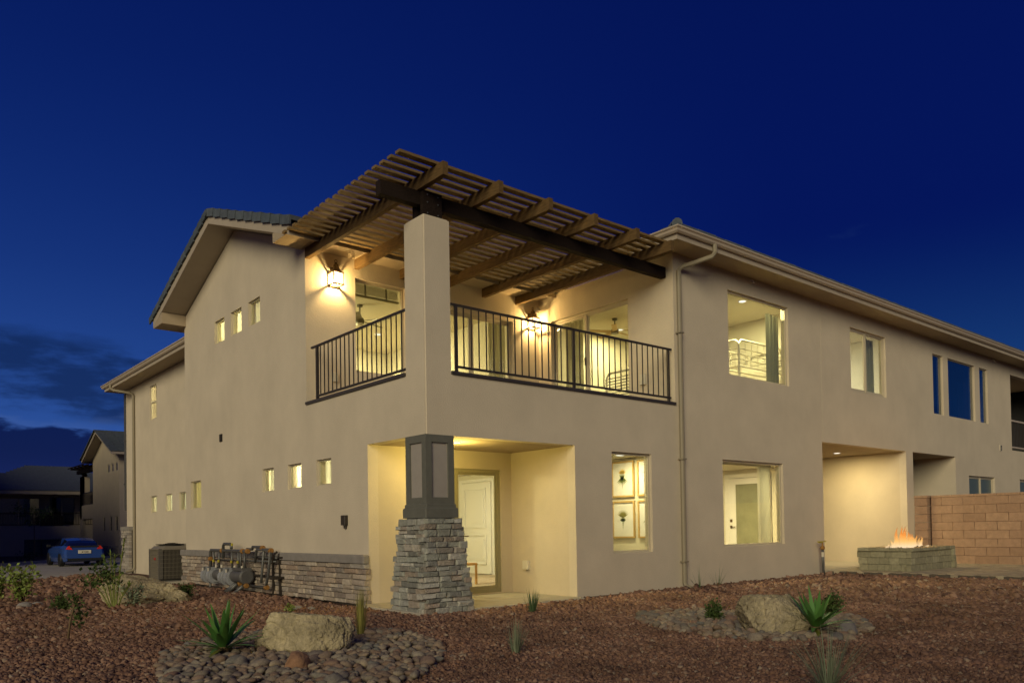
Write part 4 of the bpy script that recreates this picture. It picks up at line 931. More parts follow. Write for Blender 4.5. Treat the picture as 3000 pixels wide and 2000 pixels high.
def picture(label, y0, y1, z0, z1, kind):
    T = thing('framed_picture', label, 'framed picture', (5.9, (y0 + y1) / 2, z0), 'botanical prints on the wall of the small room')
    X = 5.895; f = .035
    q = MB(); q.box(X - .04, X, y0, y1, z0, z0 + f); q.box(X - .04, X, y0, y1, z1 - f, z1); q.box(X - .04, X, y0, y0 + f, z0 + f, z1 - f); q.box(X - .04, X, y1 - f, y1, z0 + f, z1 - f); q.build('frame', K['artframe'], T)
    q = MB(); q.box(X - .018, X - .008, y0 + f, y1 - f, z0 + f, z1 - f); q.build('print', K['paper'], T)
    yc = (y0 + y1) / 2 + .02; zb = z0 + .16; ht = (z1 - z0)
    def leafpoly(b, y, z, a, l, w_):
        d_ = Vector((0, math.sin(a), math.cos(a))); n_ = Vector((0, math.cos(a), -math.sin(a))); p = Vector((X - .0205, y, z))
        b.add([p, p + d_ * l * .5 + n_ * w_, p + d_ * l, p + d_ * l * .5 - n_ * w_], [(0, 1, 2, 3)])
    q = MB(); leafpoly(q, yc, zb, 0, ht * .42, .014)
    if kind == 0:
        for k in range(9): leafpoly(q, yc, zb + ht * .36, R(180 + (k - 4) * 13), ht * .27, .014)
        for k in range(5): leafpoly(q, yc, zb + ht * .25, R((k - 2) * 14), ht * .22, .018)
    else:
        for k in range(7): leafpoly(q, yc, zb + ht * .24, R((k - 3) * 20), ht * .13, .02)
    q.build('plant_print', K['art_g'], T)
    q = MB()
    for k in range(11): leafpoly(q, yc, zb + ht * (.44 if kind == 0 else .34), R((k - 5) * (15 if kind == 0 else 12)), ht * (.16 if kind == 0 else .24), .013)
    q.build('flower_print', K['art_y'] if kind == 0 else K['grass_y'], T)
picture('upper framed print of an orange flower with drooping leaves', .985, 1.63, 1.885, 2.655, 0)
picture('lower framed print of a spiky green flower on a stem', .985, 1.63, 1.005, 1.80, 1)
picture('upper of the two prints cut off by the window edge', .25, .885, 1.89, 2.65, 1)
picture('lower of the two prints cut off by the window edge', .25, .885, 1.005, 1.80, 0)

# ------------------------------------------------------------------ air conditioner
T = thing('air_conditioner', 'square metal air conditioner with wire guard in the notch beside the wall', 'air conditioner', (-.02, 12.75, -.015))
ax0, ax1, ay0, ay1 = -.46, .46, 12.28, 13.22
q = MB(); q.cbox(ax0 + .03, ax1 - .03, ay0 + .03, ay1 - .03, .03, .86, .10); q.build('coil', K['acdark'], T)
q = MB(); q.cbox(ax0, ax1, ay0, ay1, -.013, .05, .10); q.build('base', K['ac'], T)
q = MB(); q.cbox(ax0 - .01, ax1 + .01, ay0 - .01, ay1 + .01, .86, .93, .10); q.build('lid', K['wire'], T)
q = MB()
for k in range(6): q.lathe([(.10 + k * .055, 0), (.108 + k * .055, .012)], (0, 12.75, .94 + .012 * (5 - k)), 20)
for k in range(8): q.obox((.22 * math.cos(k * .785), 12.75 + .22 * math.sin(k * .785), .975), (.19, .012, .008), Matrix.Rotation(k * .785, 3, 'Z'))
q.build('fan_grille', K['acdark'], T)
q = MB()
for x in (ax0 + .05, ax1 - .05):
    for y in (ay0 + .05, ay1 - .05): q.box(x - .05, x + .05, y - .05, y + .05, .05, .86)
q.build('corner_post', K['ac'], T)
q = MB()
for k in range(22):
    u = k / 21; q.box(ax0 + .10 + u * .72 - .004, ax0 + .10 + u * .72 + .004, ay0 + .008, ay0 + .016, .05, .86); q.box(ax0 + .008, ax0 + .016, ay0 + .10 + u * .74 - .004, ay0 + .10 + u * .74 + .004, .05, .86)
for k in range(7):
    z = .14 + k * .11; q.box(ax0 + .02, ax1 - .02, ay0 - .002, ay0 + .007, z, z + .008); q.box(ax0 - .002, ax0 + .007, ay0 + .02, ay1 - .02, z, z + .008)
q.build('wire_guard', K['wire'], T)
q = MB(); q.box(ax0 - .008, ax0 - .002, ay0 + .30, ay0 + .44, .56, .62); q.build('badge', K['red'], T)

# ------------------------------------------------------------------ gas meters on their manifold
T = thing('gas_meter_rack', 'cluster of four grey gas meters and pipes against the stone belt', 'gas meters', (-.32, 7, gz(0, 7)))
def E3(y, z, x=-.32): return (x, y, z)
pb_ = MB()
pb_.tube([E3(8.72, .45), E3(8.72, .80), E3(8.68, .86), E3(6.7, .86), E3(6.45, .86)], .037)
pb_.tube([E3(7.89, .68), E3(7.89, .96), E3(7.83, 1.01), E3(7.45, 1.01), E3(7.39, .96), E3(7.39, .90)], .034)
pb_.tube([E3(6.75, .90, -.22), E3(6.44, .90, -.22), E3(6.42, .95, -.22), E3(5.86, .95, -.22), E3(5.82, .90, -.22), E3(5.95, .35, -.22), E3(5.97, .20, -.22)], .03)
pb_.tube([E3(6.22, .62, -.25), E3(6.15, .86, -.25), E3(6.10, .90, -.25), E3(5.45, .90, -.25), E3(5.40, .85, -.25), E3(5.55, .35, -.25), E3(5.68, .12, -.25), E3(6.5, .12, -.25)], .03)
for y in (8.5, 8.15, 7.35, 6.98, 6.85, 6.62): pb_.tube([E3(y, .86), E3(y, .46)], .026)
pb_.tube([E3(8.75, .64, -.27), E3(5.25, .66, -.2)], .02); pb_.tube([E3(6.5, .73, -.18), E3(5.25, .73, -.18)], .024)
pb_.tube([E3(8.75, .15), E3(8.76, -.12)], .03); pb_.tube([E3(8.76, -.10), E3(8.76, -.02)], .045)
pb_.tube([E3(7.0, .15, -.38), E3(7.35, -.10, -.55)], .045); pb_.tube([E3(6.9, .15, -.38), E3(7.2, -.10, -.55)], .045); pb_.tube([E3(6.56, .12, -.38), E3(6.85, -.12, -.55)], .045)
pb_.build('pipe', K['steel'], T, smooth=True)
for y, z in ((8.72, .66), (6.72, .86), (7.95, .86), (6.45, .86), (6.9, .15), (6.55, .12), (5.86, .93), (5.44, .88), (5.68, .12)):
    rs = MB(); rs.lathe([(.045, -.05), (.055, -.03), (.055, .03), (.045, .05)], (-.32 if z < .9 and y > 6 else -.23, y, z), 10, Matrix.Rotation(R(90), 3, 'X')); rs.build('rusty_fitting', K['rust'], T)
for y, z in ((8.45, .62), (8.12, .62), (7.32, .62), (6.95, .62), (7.27, 1.0)):
    yv = MB(); yv.cbox(-.37, -.33, y - .022, y + .022, z - .03, z + .03, .008); yv.build('valve', K['yellow'], T)
for y in (8.33, 7.97, 7.16, 6.74):
    cl = MB(); cl.lathe([(.026, 0), (.026, .07)], (-.33, y, .47), 10); cl.build('cap', K['plate'], T)
def meter(y, big):
    g = MB()      # diaphragm case: rounded slab seen edge on, index box on top
    prof = [(math.cos(t) * .18, math.sin(t) * .185) for t in np.linspace(0, 2 * math.pi, 17)[:-1]]
    prof = [(a, max(-.18, min(.18, c))) for a, c in prof]
    g.extrude([(-.33 + a, y - .06, .27 + c) for a, c in prof], (0, .14, 0)); g.extrude([(-.33 + a * .8, y - .09, .27 + c * .8) for a, c in prof], (0, .2, 0))
    g.box(-.43, -.25, y - .07, y + .09, .40, .48)
    o = g.build('meter', K['meter'], T, smooth=False)
    q = MB(); q.cbox(-.47, -.40, y - .055, y + .075, .36, .48, .01); q.build('index_box', K['meter_d'], o)
    q = MB(); q.box(-.475, -.47, y - .03, y + .05, .385, .46); q.build('dial', K['plate'], o)
for y in (8.80, 8.44, 7.68, 7.30): meter(y, 0)
q = MB(); q.lathe([(.11, 0), (.125, .02), (.125, .30), (.11, .32)], (-.30, 8.36, .30), 18, Matrix.Rotation(R(90), 3, 'X')); q.build('regulator_drum', K['meter_d'], T)
q = MB(); q.lathe([(.13, 0), (.14, .02), (.14, .60), (.165, .61), (.165, .66), (.13, .68)], (-.30, 7.22, .31), 20, Matrix.Rotation(R(90), 3, 'X'))
q.box(-.40, -.20, 6.55, 7.15, .44, .50); q.build('regulator_drum', K['meter_d'], T, smooth=False)
q = MB()
for y in (5.62, 5.28): q.box(-.13, -.09, y - .02, y + .02, -.1, .82)
for z in (.34, .74): q.box(-.15, -.09, 5.1, 6.6, z - .02, z + .02)
q.tube([(-.2, 5.42, .60), (-.24, 5.28, .80), (-.2, 5.2, .86)], .022); q.box(-.30, -.10, 5.2, 5.36, .30, .36); q.build('bracket', K['iron'], T)

# ------------------------------------------------------------------ standpipe at the passage corner
T = thing('standpipe', 'grey standpipe with tap handles at the corner of the open passage', 'standpipe', (11.45, -.16, 0))
q = MB(); q.tube([(11.56, -.14, -.05), (11.50, -.15, .10), (11.47, -.16, .30), (11.47, -.16, .62)], .032); q.build('riser', K['steel'], T, smooth=True)
q = MB(); q.lathe([(.04, 0), (.055, .02), (.055, .07), (.03, .09)], (11.47, -.16, .60), 10); q.tube([(11.47, -.16, .66), (11.47, -.16, .80)], .02); q.build('valve', K['rust'], T)
q = MB(); q.box(11.25, 11.62, -.18, -.14, .79, .81); q.tube([(11.47, -.16, .78), (11.30, -.16, .78)], .018); q.build('handle', K['yellow'], T)
q = MB(); q.lathe([(.034, 0), (.034, .12)], (11.47, -.16, .42), 10); q.build('tag', K['plastic'], T)

# ------------------------------------------------------------------ fire pit
T = thing('fire_pit', 'rectangular stacked block fire pit with burning flames on the patio', 'fire pit', (13.8, -1.18, .05))
BLK = [jitter_mesh('block', i, 'wall_block', K['pitblock']) for i in range(5)]
px0, px1, py0, py1 = 12.60, 15.0, -1.82, -.56
q = MB()
t = .24; q.box(px0 + .03, px1 - .03, py0 + .03, py0 + t, .04, .52); q.box(px0 + .03, px1 - .03, py1 - t, py1 - .03, .04, .52); q.box(px0 + .03, px0 + t, py0 + t, py1 - t, .04, .52); q.box(px1 - t, px1 - .03, py0 + t, py1 - t, .04, .52); q.box(px0 + t, px1 - t, py0 + t, py1 - t, .04, .40)
q.build('core', K['footing'], T)
def pitrow(o, al, ou, ln, z, h):
    u = -rnd.uniform(0, .12); ang = math.atan2(al[1], al[0])
    while u < ln - .02:
        w_ = min(rnd.choice((.17, .24, .31, .36)), ln - u)
        if ln - u - w_ < .08: w_ = ln - u
        c_ = Vector(o) + Vector(al) * (u + w_ / 2) + Vector(ou) * (-.05 + rnd.uniform(-.005, .012))
        inst('block', BLK[rnd.randrange(5)], T, (c_.x, c_.y, z + h / 2), (0, 0, ang), (w_ - .006, .12, h - .006)); u += w_
for k in range(3):
    z = .05 + k * .163
    pitrow((px0, py0, 0), (1, 0, 0), (0, -1, 0), px1 - px0, z, .163); pitrow((px1, py0, 0), (0, 1, 0), (1, 0, 0), py1 - py0, z, .163)
    pitrow((px1, py1, 0), (-1, 0, 0), (0, 1, 0), px1 - px0, z, .163); pitrow((px0, py1, 0), (0, -1, 0), (-1, 0, 0), py1 - py0, z, .163)
def capstone(x0, x1, y0, y1): inst('capstone', BLK[rnd.randrange(5)], T, ((x0 + x1) / 2, (y0 + y1) / 2, .575), (0, 0, 0), (x1 - x0 - .006, y1 - y0 - .006, .075))
for i in range(8):
    a = px0 - .06 + i * (px1 - px0 + .12) / 8; b_ = a + (px1 - px0 + .12) / 8
    capstone(a, b_, py0 - .06, py0 + .24); capstone(a, b_, py1 - .24, py1 + .06)
for i in range(3):
    a = py0 + .24 + i * (py1 - py0 - .48) / 3; b_ = a + (py1 - py0 - .48) / 3
    capstone(px0 - .06, px0 + .24, a, b_); capstone(px1 - .24, px1 + .06, a, b_)
lv = MB()
for k in range(260):
    c_ = Vector((rnd.uniform(px0 + .28, px1 - .28), rnd.uniform(py0 + .28, py1 - .28), .50 + rnd.uniform(-.03, .07))); s_ = rnd.uniform(.03, .055)
    lv.obox(c_, (s_, s_ * .8, s_ * .7), Matrix.Rotation(rnd.uniform(0, 3), 3, Vector((rnd.random(), rnd.random(), rnd.random())).normalized()))
lv.build('lava_rock', K['black'], T, kind='stuff')
def flame_mat():
    mm = bpy.data.materials.new('flame'); mm.use_nodes = True; t = mm.node_tree; t.nodes.clear()
    g = t.nodes.new('ShaderNodeNewGeometry'); sp_ = t.nodes.new('ShaderNodeSeparateXYZ'); t.links.new(g.outputs['Position'], sp_.inputs[0])
    mr = t.nodes.new('ShaderNodeMapRange'); mr.inputs[1].default_value = .52; mr.inputs[2].default_value = 1.2; t.links.new(sp_.outputs[2], mr.inputs[0])
    cr2 = t.nodes.new('ShaderNodeValToRGB'); e = cr2.color_ramp.elements
    e[0].position = 0; e[0].color = (.35, .30, .9, 1); e[1].position = 1; e[1].color = (.55, .12, .01, 1)
    a = e.new(.12); a.color = (1.0, .75, .45, 1); a = e.new(.35); a.color = (1.0, .55, .16, 1); a = e.new(.6); a.color = (.95, .30, .04, 1)
    t.links.new(mr.outputs[0], cr2.inputs[0])
    em = t.nodes.new('ShaderNodeEmission'); t.links.new(cr2.outputs[0], em.inputs[0]); em.inputs[1].default_value = .75
    tr = t.nodes.new('ShaderNodeBsdfTransparent'); lw = t.nodes.new('ShaderNodeLayerWeight'); lw.inputs[0].default_value = .5
    m2 = t.nodes.new('ShaderNodeMapRange'); m2.inputs[1].default_value = 0; m2.inputs[2].default_value = 1; m2.inputs[3].default_value = .5; m2.inputs[4].default_value = .02
    t.links.new(lw.outputs['Facing'], m2.inputs[0])
    mx = t.nodes.new('ShaderNodeMixShader'); t.links.new(m2.outputs[0], mx.inputs[0]); t.links.new(tr.outputs[0], mx.inputs[1]); t.links.new(em.outputs[0], mx.inputs[2])
    o = t.nodes.new('ShaderNodeOutputMaterial'); t.links.new(mx.outputs[0], o.inputs[0]); return mm
fm = MB()
for k in range(52):
    u = rnd.gauss(0, 1); x = 13.8 + .30 * u + (rnd.uniform(-.9, .9) if k % 4 == 0 else 0); y = -1.19 + rnd.uniform(-.26, .26)
    x = min(max(x, px0 + .4), px1 - .3)
    h = (.19 + .46 * math.exp(-((x - 13.85) / .42) ** 2)) * rnd.uniform(.45, 1.1); w0 = rnd.uniform(.04, .08); ph = rnd.uniform(0, 6); path, rs_ = [], []
    for i in range(9):
        s_ = i / 8; path.append((x + .05 * s_ * math.sin(ph + s_ * 5) + .05 * s_, y + .04 * s_ * math.cos(ph * 1.3 + s_ * 4), .52 + h * s_)); rs_.append(max(.002, w0 * (1 - s_) ** .7 * (.7 + .9 * s_ * (1 - s_) * 2)))
    fm.tube(path, rs_, 8)
tag(fm.build('flame', flame_mat(), T, smooth=True), kind='stuff')
lamp('fire_glow', 'POINT', (13.85, -1.2, .95), 26, (1, .48, .14), T, .22)

# ------------------------------------------------------------------ tan block wall beyond the patio
T = thing('block_wall', 'tan concrete block garden wall behind the fire pit', 'wall', (17.2, -3, .03))
CM = [jitter_mesh('block', 20 + i, 'concrete_block', K['cmu']) for i in range(4)]
q = MB(); q.box(17.125, 17.285, -8, -.43, -.1, 1.935); q.build('mortar', K['cmu_m'], T)
for r_ in range(8):
    z = .03 + r_ * .2385; y = -.44 - (.29 if r_ % 2 else 0)
    if r_ % 2: inst('block', CM[r_ % 4], T, (17.2, -.44 - .145, z + .119), (0, 0, R(90)), (.284, .19, .232))
    while y > -7.9:
        inst('block', CM[rnd.randrange(4)], T, (17.2, y - .29, z + .119), (0, 0, R(90)), (.574, .19, .232)); y -= .58
q = MB()
for k in range(13): q.cbox(17.09, 17.31, -.44 - (k + 1) * .58, -.446 - k * .58, 1.938, 1.998, .008)
q.build('capping', K['cmu'], T)
for r_ in range(8): inst('pilaster_block', CM[r_ % 4], T, (17.17, -.19, .03 + r_ * .2385 + .119), (0, 0, R(90)), (.36, .36, .232))
q = MB(); q.cbox(16.97, 17.38, -.39, -.005, 1.94, 2.005, .01); q.build('pilaster_cap', K['cmu'], T)

# ------------------------------------------------------------------ boulders
def boulder(name, label, c, size, rotz, seed, m='sand', cuts=9, flat_top=None, sink=.12):
    bm = bmesh.new(); bmesh.ops.create_icosphere(bm, subdivisions=6 if size[0] > .4 else 4, radius=1)
    rr = random.Random(seed); planes = []
    for k in range(cuts):
        n = Vector((rr.uniform(-1, 1), rr.uniform(-1, 1), rr.uniform(-.5, .9))).normalized(); planes.append((n, rr.uniform(.58, .82)))
    if flat_top: planes.append((Vector(flat_top[0]).normalized(), flat_top[1]))
    for v in bm.verts:
        p = v.co.copy()
        p *= 1 + .10 * noise.noise(p * 1.1 + Vector((seed, 0, 0)))
        for n, d in planes:
            e = p.dot(n) - d
            if e > 0: p -= n * e * .97
        rid = 1 - abs(noise.noise(p * 2.4 + Vector((seed, seed, 0)))) * 2.2
        strat = noise.noise(Vector((p.x * .7, p.y * .7, p.z * 6.5 + seed)))
        p += p.normalized() * (-.05 * max(0, rid - .72) / .28 + .022 * strat + .055 * noise.noise(p * 2.6 + Vector((0, seed, 0))) + .03 * noise.noise(p * 6.5) + .018 * noise.noise(p * 14) + .010 * noise.noise(p * 30) - .035 * max(0, .25 - abs(noise.noise(p * 2.1 + Vector((0, 0, seed))))) )
        v.co = Vector((p.x * size[0], p.y * size[1], p.z * size[2]))
    me = bpy.data.meshes.new(name); bm.to_mesh(me); bm.free(); me.materials.append(K[m])
    me.polygons.foreach_set('use_smooth', [True] * len(me.polygons))
    o = bpy.data.objects.new(name, me); o.location = (c[0], c[1], gz(c[0], c[1]) + size[2] * .72 - sink); o.rotation_euler = (0, 0, rotz); COL.objects.link(o)
    return o
view_az = math.atan2(-math.cos(yaw), math.sin(yaw))
o = boulder('boulder', '', (-3.03, -2.12), (.58, .38, .42), R(-44), 11, flat_top=((.1, .1, 1), .62), sink=.15); tag(o, 'big tan boulder in the cobble bed beside the left yucca', 'boulder')
o = boulder('boulder', '', (-2.52, 5.85), (.84, .55, .46), R(-30), 5, flat_top=((.35, -.1, 1), .55), sink=.14); tag(o, 'low wedge shaped tan boulder behind the leafy stalks by the air conditioner', 'boulder')
o = boulder('boulder', '', (1.66, -5.02), (.50, .40, .45), R(-40), 23, flat_top=((0, .0, 1), .62), sink=.15); tag(o, 'pale blocky boulder beside the right-hand yucca', 'boulder')
o = boulder('rock', '', (-3.62, -3.22), (.155, .13, .15), R(10), 31, 'sand2', 3, sink=.07); tag(o, 'rusty red round rock among the grey cobbles', 'rock')
o = boulder('rock', '', (2.10, -5.70), (.25, .12, .13), R(20), 37, 'ledge', 4, sink=.05); tag(o, 'smooth blue grey oval rock at the right end of the small cobble bed', 'rock')
for k, (x, y, s_) in enumerate(((-1.1, 2.3, .12), (-.95, 2.1, .10), (-4.35, 6.6, .17), (-4.12, 6.9, .13))):
    o = boulder('rock', '', (x, y), (s_, s_ * .8, s_ * .55), R(40 * k), 50 + k, 'ledge', 3, sink=.03)
    tag(o, ('small flat stone behind the big boulder', 'smaller flat stone behind the big boulder', 'grey stone at the foot of the left leafy shrub', 'smaller grey stone beside the left leafy shrub')[k], 'rock')

# ------------------------------------------------------------------ river cobble beds
COB = [jitter_mesh('cobble', i + 1, 'cobble', K['cobble']) for i in range(10)]
def inside(p, poly):
    c = False; n = len(poly)
    for i in range(n):
        (x0, y0), (x1, y1) = poly[i], poly[(i + 1) % n]
        if (y0 > p[1]) != (y1 > p[1]) and p[0] < (x1 - x0) * (p[1] - y0) / (y1 - y0) + x0: c = not c
    return c
def cobble_bed(label, poly, avoid, n_try, smin, smax, loc, lift):
    T = thing('cobble_bed', label, 'cobble bed', loc); xs = [p[0] for p in poly]; ys = [p[1] for p in poly]; got = []
    for layer in range(2):
        pl = []
        for _ in range(n_try):
            p = (rnd.uniform(min(xs), max(xs)), rnd.uniform(min(ys), max(ys)))
            if not inside(p, poly): continue
            r_ = rnd.uniform(smin, smax) * (1.0 if rnd.random() < .9 else 1.45)
            if any((p[0] - a) ** 2 + (p[1] - b_) ** 2 < (c_ * .8) ** 2 for a, b_, c_ in avoid): continue
            if any((p[0] - a) ** 2 + (p[1] - b_) ** 2 < ((r_ + c_) * .86) ** 2 for a, b_, c_ in pl): continue
            pl.append((p[0], p[1], r_)); got.append((p[0], p[1], r_, layer))
    got.sort(key=lambda g: -g[2] / (Vector((g[0], g[1], 0)) - CAMP).length + (0 if g[3] else .004))
    for a, b_, r_, ly in got[:300]:
        inst('cobble', COB[rnd.randrange(10)], T, (a, b_, gz(a, b_) + r_ * .40 + ly * lift), (rnd.uniform(-.3, .3), rnd.uniform(-.3, .3), rnd.uniform(0, 6.3)), (r_ * 2 * rnd.uniform(.9, 1.25), r_ * 2 * rnd.uniform(.8, 1.0), r_ * 2 * rnd.uniform(.75, 1.05)))
    rest = got[300:]
    if rest:
        V0 = np.array([v.co[:] for v in COB[0].vertices]); F0 = [tuple(p.vertices) for p in COB[0].polygons]; b = MB()
        for a, b_, r_, ly in rest:
            t = rnd.uniform(0, 6.3); c_, s_ = math.cos(t), math.sin(t); q = V0 * np.array([r_ * 2.2, r_ * 1.8, r_ * 1.7])
            b.add(np.stack([q[:, 0] * c_ - q[:, 1] * s_ + a, q[:, 0] * s_ + q[:, 1] * c_ + b_, q[:, 2] + gz(a, b_) + r_ * .4 + ly * lift], 1), F0)
        b.build('cobble', K['cobble_i'], T, smooth=True, kind='stuff')
    print('cobbles', len(got))
cobble_bed('large bed of rounded river cobbles around the left boulder', [(-4.55, -2.25), (-4.25, -1.35), (-3.75, -.62), (-2.9, -.30), (-1.95, -.70), (-1.42, -1.70), (-1.75, -2.95), (-2.45, -3.9), (-3.1, -4.5), (-4.1, -4.6), (-4.9, -3.6)], [(-3.03, -2.12, .40), (-3.62, -3.22, .14)], 7000, .026, .055, (-3.2, -2.4, -.06), .03)
cobble_bed('small bed of rounded river cobbles around the right boulder', [(1.45, -2.95), (2.05, -2.55), (2.75, -2.75), (3.75, -4.55), (3.5, -5.15), (2.6, -5.75), (1.6, -6.0), (.85, -5.35), (.75, -4.8), (1.0, -3.7)], [(1.66, -5.02, .38), (2.10, -5.70, .18)], 3600, .032, .066, (2.2, -4.4, -.06), .02)

# ------------------------------------------------------------------ gravel: every stone is real geometry, one countless mass
def gravel():
    rs = np.random.RandomState(3)
    base = np.array([(-1, -1, -1), (1, -1, -1), (1, 1, -1), (-1, 1, -1), (-1, -1, 1), (1, -1, 1), (1, 1, 1), (-1, 1, 1)], float) * .5
    tri = np.array([(0, 2, 1), (0, 3, 2), (4, 5, 6), (4, 6, 7), (0, 1, 5), (0, 5, 4), (1, 2, 6), (1, 6, 5), (2, 3, 7), (2, 7, 6), (3, 0, 4), (3, 4, 7)])
    P = []
    def ring(r0, r1, dens, size):
        n = int((r1 ** 2 - r0 ** 2) / 2 * (R(80)) * dens)
        r = np.sqrt(rs.uniform(r0 ** 2, r1 ** 2, n)); a = yaw + rs.uniform(R(-38), R(42), n)
        x = CAMP.x + r * np.sin(a); y = CAMP.y + r * np.cos(a)
        P.append(np.stack([x, y, size * np.clip(rs.lognormal(-.08, .34, n), .45, 2.1)], 1))
    ring(4.6, 8, 2700, .0195); ring(8, 11, 1750, .0245); ring(11, 15, 1000, .032); ring(15, 21, 420, .046); ring(21, 33, 100, .08)
    P = np.concatenate(P); x, y = P[:, 0], P[:, 1]
    keep = ~((x > -.27) & (y > -.20) & (x < 3.2)) & ~((x > -.04) & (y > 1.75)) & ~((x > 3.1) & (y > -.01)) & ~((x > 11.98) & (y > -8.0))
    keep &= ~((x > -.97) & (x < .65) & (y > 11.93) & (y < 13.47)) & ~((x > 1.45) & (y > 11))
    side = (x + 3.3) * .776 - (y - 18.0) * .63; keep &= side > .03 + .05 * np.sin(x * 3)
    keep &= y < 26
    for poly in ([(-4.5, -2.25), (-3.75, -.75), (-2.9, -.42), (-1.95, -.80), (-1.5, -1.70), (-1.85, -2.95), (-3.1, -4.4), (-4.1, -4.5), (-4.8, -3.6)], [(1.5, -2.95), (2.1, -2.65), (3.6, -4.6), (2.6, -5.6), (1.6, -5.85), (.95, -5.3), (1.1, -3.7)]):
        c = np.array([inside(p, poly) for p in P[:, :2]]); keep &= ~c
    P = P[keep]; n = len(P); print('gravel', n)
    V = base[None] * (1 + rs.uniform(-.32, .32, (n, 8, 3)))
    V *= (P[:, 2][:, None, None] * rs.uniform(.7, 1.25, (n, 1, 3)))
    q = rs.normal(size=(n, 4)); q /= np.linalg.norm(q, axis=1, keepdims=True); w, a, b, c = q.T
    Rm = np.stack([1 - 2 * (b * b + c * c), 2 * (a * b - c * w), 2 * (a * c + b * w), 2 * (a * b + c * w), 1 - 2 * (a * a + c * c), 2 * (b * c - a * w), 2 * (a * c - b * w), 2 * (b * c + a * w), 1 - 2 * (a * a + b * b)], 1).reshape(n, 3, 3)
    V = np.einsum('nij,nkj->nki', Rm, V)
    t = np.clip((P[:, 1] - 7) / 10, 0, 1); z = -.055 - .145 * t * t * (3 - 2 * t)
    V[:, :, 0] += P[:, 0][:, None]; V[:, :, 1] += P[:, 1][:, None]; V[:, :, 2] += (z + P[:, 2] * rs.uniform(-.1, .38, n))[:, None]
    V = V.reshape(-1, 3); F = (tri[None] + (np.arange(n) * 8)[:, None, None]).reshape(-1, 3)
    me = bpy.data.meshes.new('gravel'); me.vertices.add(len(V)); me.vertices.foreach_set('co', V.astype(np.float32).ravel())
    me.loops.add(F.size); me.loops.foreach_set('vertex_index', F.astype(np.int32).ravel())
    me.polygons.add(len(F)); me.polygons.foreach_set('loop_start', np.arange(0, F.size, 3, dtype=np.int32))
    me.update(calc_edges=True); me.materials.append(K['gravel'])
    o = bpy.data.objects.new('gravel', me); COL.objects.link(o); tag(o, kind='stuff')
gravel()

# ------------------------------------------------------------------ planting
def blade(p, az, elev, ln, w, droop=.35, seg=6, fold=.25):
    """one tapered strap leaf, slightly V-folded, arching over"""
    vs, fs = [], []; p = Vector(p); d = Vector((math.cos(az) * math.cos(elev), math.sin(az) * math.cos(elev), math.sin(elev))); side = Vector((-math.sin(az), math.cos(az), 0))
    for i in range(seg + 1):
        s_ = i / seg; wi = w * (min(1, .55 + s_ * 1.8) if s_ < .3 else (1 - s_) ** .75 * 1.28 + .0)
        up_ = side.cross(d).normalized() * -1
        vs += [p - side * wi + Vector((0, 0, wi * fold)), p, p + side * wi + Vector((0, 0, wi * fold))]
        d = (d + Vector((0, 0, -droop / seg))).normalized(); p = p + d * ln / seg
    for i in range(seg):
        a = i * 3; fs += [(a, a + 1, a + 4, a + 3), (a + 1, a + 2, a + 5, a + 4)]
    return vs, fs
def yucca(label, x, y, n, ln, seed, low):
    rr = random.Random(seed); g = gz(x, y); T = thing('yucca', label, 'yucca', (x, y, g))
    q = MB(); q.lathe([(.05, -.05), (.055, .10), (.03, .17)], (x, y, g), 8); q.build('stem', K['bark'], T)
    for k in range(n):
        t = k / n; el_ = R(80 - 66 * t ** .75 + rr.uniform(-7, 7)); az = k * 2.4 + rr.uniform(-.25, .25)
        b = MB(); b.add(*blade((x + .02 * math.cos(az), y + .02 * math.sin(az), g + .12 - .04 * t), az, el_, ln * rr.uniform(.8, 1.1), .040 * rr.uniform(.8, 1.15), .12 + .35 * t)); b.build('leaf', K['yucca'], T, smooth=True)
    for k in range(low):
        az = rr.uniform(0, 6.3)
        b = MB(); b.add(*blade((x, y, g + .08), az, R(rr.uniform(-2, 14)), ln * rr.uniform(.7, 1.0), .026, .45)); b.build('leaf', K['yucca_y'], T, smooth=True, label='yellowing drooping lower leaf')
yucca('green spiky yucca left of the big tan boulder', -3.80, -1.85, 30, .52, 3, 6)
yucca('green spiky yucca right of the pale blocky boulder', 1.72, -5.50, 30, .50, 9, 6)
def tuft(name, label, x, y, n, ln, m, spread, w=.0035, droop=.4, cat='grass clump', seed=1):
    rr = random.Random(seed); g = gz(x, y); T = thing(name, label, cat, (x, y, g)); b = MB()
    for k in range(n):
        az = rr.uniform(0, 6.3); el_ = R(90 - abs(rr.gauss(0, spread))); r0 = rr.uniform(0, .05)
        b.add(*blade((x + r0 * math.cos(az), y + r0 * math.sin(az), g - .01), az, el_, ln * rr.uniform(.55, 1.08), w, droop * rr.uniform(.2, 1.2), 5, .1))
    b.build('blades', K[m], T, kind='stuff')
tuft('ornamental_grass', 'green grass clump on the gravel in front of the porch slab', 1.15, -1.12, 70, .40, 'grass', 22, .006, seed=2)
tuft('ornamental_grass', 'blue green grass clump in the middle of the foreground gravel', -1.55, -3.98, 70, .42, 'grass_b', 17, .0045, seed=3)
tuft('ornamental_grass', 'sparse wiry grass clump at the bottom edge right of centre', -1.0, -7.15, 90, .56, 'grass_b', 27, .005, seed=4)
tuft('ornamental_grass', 'tall straw coloured feather grass between the boulder and the stone column', -2.05, -1.62, 150, .62, 'grass_y', 5, .004, .12, seed=5)
tuft('ornamental_grass', 'thin dry grass at the foot of the downpipe', 6.35, -.30, 16, .55, 'grass', 34, .004, seed=6)
tuft('ornamental_grass', 'thin dry grass against the wall right of the downpipe', 7.0, -.28, 18, .62, 'grass', 42, .004, seed=7)
